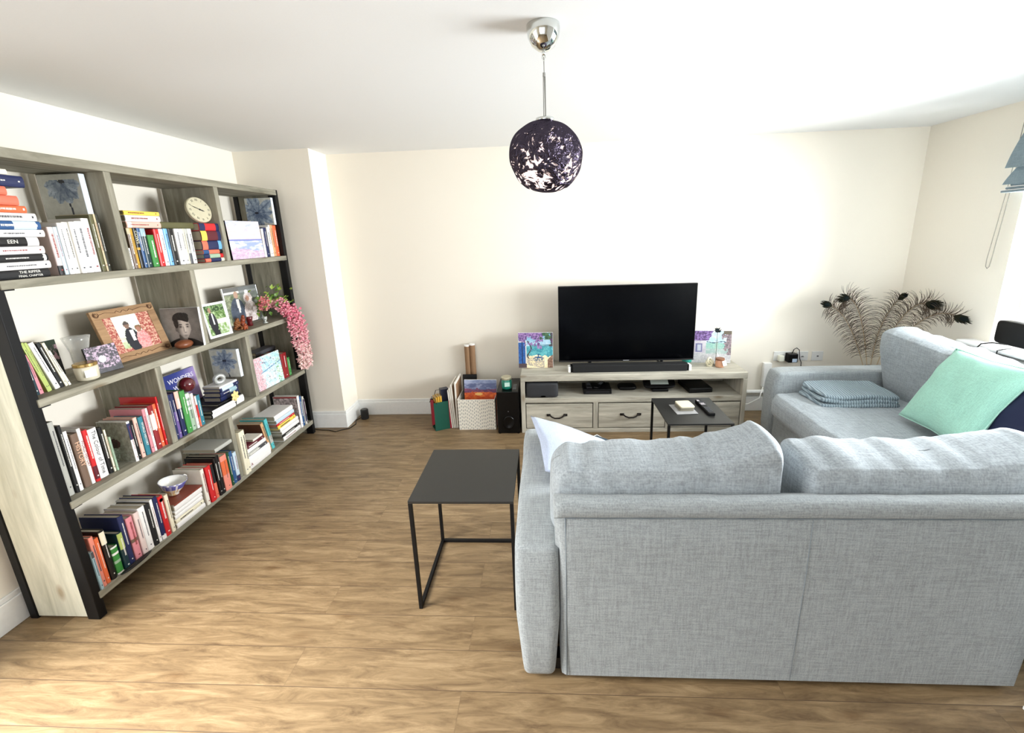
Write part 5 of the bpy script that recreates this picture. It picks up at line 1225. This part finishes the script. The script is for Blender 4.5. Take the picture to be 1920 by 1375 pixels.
o = MB().tube([(1.60, 3.88, .09), (1.72, 3.845, .075), (1.83, 3.80, .10), (1.92, 3.79, .16), (1.96, 3.83, .25)], .005, 8).build('white_cable', WHITE, smooth=True); tag(o, 'loose white cable curving from the media unit to the pipe', 'cable')

# ------------------------------------------------------------------ peacock feathers in a floor vase in the corner
vs_ = thing('floor_vase', 'tall dark floor vase hidden in the corner behind the sofa', 'vase')
MB().lathe([(.0, 0), (.075, 0), (.10, .08), (.105, .2), (.07, .38), (.045, .46), (.055, .50), (.050, .50), (.040, .46), (.060, .38), (.09, .2), (0, .03)], n=32).build('body', plain((.20, .17, .15), .4), vs_, smooth=True); vs_.location = (2.725, 3.62, 0)
vb = Vector((2.725, 3.62, .30))
fq = random.Random(21); brown = plain((.27, .21, .15), .8, name='feather_barb'); shaft = plain((.74, .64, .50), .5, name='feather_shaft')
def feather(mid, tip, label, blen=.12, eye=1.0):
    r = thing('peacock_feather', label, 'feather', group='peacock feathers in the corner')
    mid, tip = Vector(mid), Vector(tip); P_ = lambda t: vb*(1-t)**2+mid*2*t*(1-t)+tip*t*t
    MB().tube([P_(i/20) for i in range(21)], [.0035*(1-.65*i/20) for i in range(21)], 6).build('shaft', shaft, r, smooth=True)
    m = MB()
    for k in range(150):
        t = .24+.73*k/150; s = 1 if k % 2 else -1; p = P_(t); d = (P_(t+.01)-p).normalized()
        side = d.cross(Vector((0, -1, 0))).normalized()*s; L = blen*(.55+.6*sin(min(1, t)*pi*.85))*fq.uniform(.75, 1.2)
        jit = Vector((fq.uniform(-.12, .12), fq.uniform(-.45, .45), fq.uniform(-.15, .15)))
        pts = []; cur = p.copy(); dirn = (side*.75+d*.65+jit).normalized(); droop = Vector((0, 0, -1))
        for q in range(7):
            pts.append(cur.copy()); cur = cur+dirn*L/6; dirn = (dirn+side*.10-d*.16*fq.uniform(.5, 1.5)+droop*.11).normalized()
        m.tube(pts, [.0016, .0016, .0015, .0014, .0012, .0009, .0004], 4, cap=False)
    m.build('barbs', brown, r)['kind'] = 'stuff'
    d = (tip-P_(.93)).normalized(); side = d.cross(Vector((0, -1, 0))).normalized(); e = MB()
    for k in range(120):
        s = fq.uniform(-1, 1); base = tip-d*.035+side*s*.004; L = .092*eye*(1-.40*abs(s))*fq.uniform(.8, 1.15); dv = (d+side*s*.75+Vector((0, fq.uniform(-.25, .25), 0))).normalized()
        e.tube([base, base+dv*L*.5, base+dv*L-side*s*.012], [.0028, .0042, .0008], 4, cap=False)
    e.build('eye_fringe', plain((.13, .13, .09), .9, spec=.1, name='feather_fringe'), r)['kind'] = 'stuff'
    B = basis(side, Vector((0, -1, 0)), d, tip+d*.014+Vector((0, -.014, 0)))
    MB().ball((0, 0, 0), 1, 18, 10, (.017*eye, .004, .024*eye), B).ball((0, .002, -.004), 1, 14, 8, (.012*eye, .004, .015*eye), B).build('eye_spot', plain((.05, .08, .08), .9, spec=.1, name='feather_eye'), r, smooth=True)
    return r
feather((2.53, 3.66, .98), (2.318, 3.65, 1.028), 'peacock feather drooping furthest left above the sofa arm', .11, 1.0)
feather((2.62, 3.68, 1.10), (2.455, 3.65, 1.080), 'peacock feather with large dark eye second from the left', .13, 1.25)
feather((2.70, 3.66, .90), (2.905, 3.66, 1.080), 'upright peacock feather with round eye just right of the room corner', .12, .8)
feather((2.80, 3.56, 1.12), (3.000, 3.50, 1.040), 'peacock feather with broad dark head second from the right', .12, 1.35)
feather((2.90, 3.50, 1.12), (2.99, 3.235, .985), 'peacock feather arching furthest right over the sofa', .10, 1.1)

# ------------------------------------------------------------------ window blind, sill things
bf = linen((.50, .56, .59), 'grey_blind_fabric', dark=.8, sc=500)
rbld = thing('roman_blind', 'grey roman blind gathered at the top of the window', 'blind')
def drape(x_off, z0, z1, y0, y1, bulge, thick=.008):
    mb = MB(); vs = []; nx, nz = 20, 10
    for s in (0, thick):
        for j in range(nz+1):
            for i in range(nx+1):
                v = j/nz; u = i/nx; vs.append((x_off-bulge*sin(min(1, (1-v)*1.05)*pi/2)-s+.004*sin(u*9), y0+(y1-y0)*u-(.07*v*(u > .5)*(2*u-1)), z0+(z1-z0)*v-.01*sin(u*pi)*(1-v)))
    fs = []; K = (nx+1)*(nz+1)
    for j in range(nz):
        for i in range(nx):
            a = j*(nx+1)+i; fs += [(a, a+nx+1, a+nx+2, a+1), (K+a, K+a+1, K+a+nx+2, K+a+nx+1)]
    for i in range(nx): fs += [(i, i+1, K+i+1, K+i)]
    for j in range(nz): a = j*(nx+1); fs += [(a, K+a, K+a+nx+1, a+nx+1), (a+nx, a+2*nx+1, K+a+2*nx+1, K+a+nx)]
    return mb.add(vs, fs)
drape(3.01, 1.985, 2.30, 1.22, 3.105, .055).build('upper_fold', bf, rbld, smooth=False)
drape(3.00, 1.885, 2.02, 1.22, 3.115, .030).build('middle_fold', bf, rbld)
for k in range(3): MB().box(2.955+k*.014, 3.035, 1.22, 3.108-k*.012, 1.835+k*.02, 1.847+k*.02).build('lower_fold', bf, rbld, bevel=.004)
for k in range(3): MB().box(2.953+k*.014, 3.03, 1.22, 3.110-k*.012, 1.848+k*.02, 1.8515+k*.02).build('lining_edge', WHITE, rbld)
MB().box(3.012, 3.05, 1.22, 3.105, 2.27, 2.32).build('head_rail', WHITE, rbld)
cpts = [(3.03, 3.13, 2.27), (3.035, 3.150, 1.85), (3.038, 3.185, 1.40), (3.038, 3.182, 1.355), (3.038, 3.170, 1.342), (3.038, 3.158, 1.355), (3.036, 3.150, 1.42), (3.034, 3.125, 1.85), (3.03, 3.112, 2.27)]
MB().tube(cpts, .0028, 6).build('pull_chain', plain((.62, .60, .56), .5), rbld)
rebase(rbld, (3.03, 2.16, 2.3))
rad = thing('radiator', 'white panel radiator under the window sill behind the sofa', 'radiator')
rm_ = MB().box(2.960, 3.045, 1.55, 3.00, .15, .775); rm_.build('panel', WHITE, rad, bevel=.01)
gm = MB()
for k in range(36): gm.box(2.957, 2.9605, 1.58+k*.0395, 1.60+k*.0395, .18, .745)
gm.build('ribs', WHITE, rad, bevel=.001); MB().box(2.955, 3.05, 1.545, 3.005, .765, .79).build('top_grille', WHITE, rad, bevel=.004)
for y in (1.7, 2.85): MB().box(3.045, XR-.001, y, y+.04, .2, .7).build('bracket', WHITE, rad)
rebase(rad, (3.0, 2.28, .15))
dv = thing('router', 'black rectangular router with a blue light on the window sill', 'router')
softbox(.06, .34, .155, e=(7, 9, 7), n=12).build('casing', BLACKP, dv, smooth=True, weld=True)
lm_ = MB()
for k in range(5):
    a = 2*pi*k/5; lm_.ball((-.0312, -.012+.010*cos(a), .013+.010*sin(a)), .0045, 8, 6)
lm_.build('blue_light', emit((.10, .12, 1), 6, 'blue_led'), dv); dv.location = (3.00, 2.70, wz0+.0785)
dv.children[1].data.transform(Matrix.Translation((0, .092, .034)))
o = MB().tube([(2.99, 2.88, .875), (2.965, 2.95, .872), (2.945, 3.00, .852), (2.938, 3.03, .80), (2.94, 3.06, .70), (3.0, 3.1, .3)], .0042, 6).build('router_cable', BLACKP, smooth=True); tag(o, 'black cable dropping from the left end of the router over the sill', 'cable')
o = MB().tube([(3.0, 2.86, .853), (2.96, 2.87, .848), (2.942, 2.885, .835), (2.940, 2.89, .60)], .0035, 6).build('router_cable', BLACKP, smooth=True); tag(o, 'short thin black cable looping over the sill under the router', 'cable')

# ------------------------------------------------------------------ pendant lamp
pl = thing('pendant_lamp', 'round molten smoked glass pendant lamp hanging from the ceiling', 'pendant lamp')
LX, LY = .011, 1.758
MB().lathe([(.0, 2.318), (.020, 2.320), (.042, 2.336), (.056, 2.362), (.060, 2.388), (.060, 2.4)], (LX, LY, 0), n=48).build('ceiling_rose', CHROME, pl, smooth=True)
MB().tube([(LX, LY, 2.322), (LX, LY, 2.305)], .006, 10).tube([(LX-.004, LY, 2.31), (LX-.006, LY, 2.296), (LX, LY, 2.286), (LX+.006, LY, 2.296), (LX+.004, LY, 2.31)], .0018, 6).build('cord_grip', CHROME, pl, smooth=True)
clr = plain((.62, .62, .60), .25, .3, name='clear_cable')
MB().tube([(LX, LY, 2.30), (LX+.001, LY, 2.20), (LX+.002, LY, 2.095)], .0018, 8).build('cable', clr, pl)
MB().tube([(LX-.003, LY, 2.245), (LX-.004, LY, 2.09)], .0016, 6).tube([(LX+.004, LY, 2.245), (LX+.004, LY, 2.09)], .0016, 6).tube([(LX, LY, 2.249), (LX, LY, 2.236)], .0052, 10).build('looped_cable', clr, pl)
MB().lathe([(.0, 2.100), (.034, 2.098), (.036, 2.090), (.030, 2.082)], (LX, LY, 0), n=36).build('top_cap', CHROME, pl, smooth=True)
MB().lathe([(.017, 2.085), (.019, 2.03), (.015, 2.02)], (LX, LY, 0), n=24).build('lamp_holder', CHROME, pl, smooth=True)
MB().ball((LX, LY, 1.985), 1, 24, 16, (.030, .030, .036)).build('bulb', emit((1, .90, .84), 9, 'bulb_glow'), pl, smooth=True)
gm_, nt, b = newmat('molten_smoked_glass'); L = nt.links.new; out = nt.nodes['Material Output']
tcg = N(nt, 'ShaderNodeTexCoord'); n0 = N(nt, 'ShaderNodeTexNoise', i_Scale=8.0, i_Detail=3.0, i_Distortion=3.2); L(tcg.outputs['Object'], n0.inputs['Vector'])
n1 = N(nt, 'ShaderNodeTexNoise', i_Scale=15.0, i_Detail=3.0, i_Distortion=5.0); L(tcg.outputs['Object'], n1.inputs['Vector'])
gt = N(nt, 'ShaderNodeNewGeometry')
# the metal coating thins out from the crown downwards and is torn by the melt pattern
sz = N(nt, 'ShaderNodeSeparateXYZ'); L(tcg.outputs['Object'], sz.inputs[0])
mr = N(nt, 'ShaderNodeMapRange'); mr.inputs[1].default_value = -.06; mr.inputs[2].default_value = .11; mr.inputs[3].default_value = .05; mr.inputs[4].default_value = .32; L(sz.outputs[2], mr.inputs[0])
ad1 = N(nt, 'ShaderNodeMath', operation='ADD'); L(n0.outputs['Fac'], ad1.inputs[0]); L(mr.outputs[0], ad1.inputs[1])
ad2 = N(nt, 'ShaderNodeMath', operation='ADD'); L(n1.outputs['Fac'], ad2.inputs[0]); L(ad1.outputs[0], ad2.inputs[1])
rp = N(nt, 'ShaderNodeValToRGB'); rp.color_ramp.elements[0].position = .90; rp.color_ramp.elements[1].position = .98
dv2 = N(nt, 'ShaderNodeMath', operation='MULTIPLY'); dv2.inputs[1].default_value = .92; L(ad2.outputs[0], dv2.inputs[0])
lwg = N(nt, 'ShaderNodeLayerWeight', i_Blend=.5); pwg = N(nt, 'ShaderNodeMath', operation='POWER'); pwg.inputs[1].default_value = 4; L(lwg.outputs['Facing'], pwg.inputs[0])
adg = N(nt, 'ShaderNodeMath', operation='MULTIPLY_ADD'); adg.inputs[1].default_value = .35; L(pwg.outputs[0], adg.inputs[0]); L(dv2.outputs[0], adg.inputs[2]); L(adg.outputs[0], rp.inputs[0])
gloss = N(nt, 'ShaderNodeBsdfGlossy'); gloss.inputs[0].default_value = (.055, .045, .065, 1); gloss.inputs['Roughness'].default_value = .05
tr = N(nt, 'ShaderNodeBsdfTransparent'); tr.inputs[0].default_value = (.30, .24, .29, 1); tl = N(nt, 'ShaderNodeBsdfTranslucent'); tl.inputs[0].default_value = (.95, .82, .82, 1)
g2 = N(nt, 'ShaderNodeBsdfGlossy'); g2.inputs[0].default_value = (.85, .8, .82, 1); g2.inputs['Roughness'].default_value = .08
bmp = N(nt, 'ShaderNodeBump', i_Strength=.9, i_Distance=.02); L(ad2.outputs[0], bmp.inputs['Height']); L(bmp.outputs[0], gloss.inputs['Normal']); L(bmp.outputs[0], g2.inputs['Normal'])
m1 = N(nt, 'ShaderNodeMixShader'); m1.inputs[0].default_value = .4; L(tr.outputs[0], m1.inputs[1]); L(tl.outputs[0], m1.inputs[2])
m2 = N(nt, 'ShaderNodeMixShader'); m2.inputs[0].default_value = .35; L(m1.outputs[0], m2.inputs[1]); L(g2.outputs[0], m2.inputs[2])
m3 = N(nt, 'ShaderNodeMixShader'); L(rp.outputs[0], m3.inputs[0]); L(m2.outputs[0], m3.inputs[1]); L(gloss.outputs[0], m3.inputs[2]); L(m3.outputs[0], out.inputs[0])
gb = MB().ball((0, 0, 0), 1, 64, 40, (1, 1, 1)); vv = []
for p in gb.v:
    q = Vector(p); r = .134*(1+.055*noise.noise(q*1.2+Vector((3, 1, 2)))+.018*noise.noise(q*3+Vector((5, 0, 1)))); z = q.z*r*.985
    if q.z < -.82: z *= .965
    vv.append((q.x*r*1.02, q.y*r*1.02, z))
gb.v = [v for v in vv]
# open the crown for the lamp holder
keep = [f for f in gb.f if min(gb.v[i][2] for i in f) < .124 and not all((gb.v[i][0]**2+gb.v[i][1]**2) < .026**2 and gb.v[i][2] > 0 for i in f)]
gb.f = keep; gb.c = [None]*len(keep)
sh = gb.build('shade', gm_, pl, smooth=True, weld=True); sh.location = (LX, LY, 1.962)
ll = bpy.data.lights.new('bulb_light', 'POINT'); ll.energy = 5; ll.color = (1, .86, .78); ll.shadow_soft_size = .03
lo = bpy.data.objects.new('bulb_light', ll); COL.objects.link(lo); lo.location = (LX, LY, 1.94); lo.parent = pl
for ch in pl.children:
    if ch.type == 'MESH' and ch is not sh: ch.data.transform(Matrix.Translation((-LX, -LY, -2.4)))
sh.location = (0, 0, 1.962-2.4); lo.location = (0, 0, 1.94-2.4); pl.location = (LX, LY, 2.4)
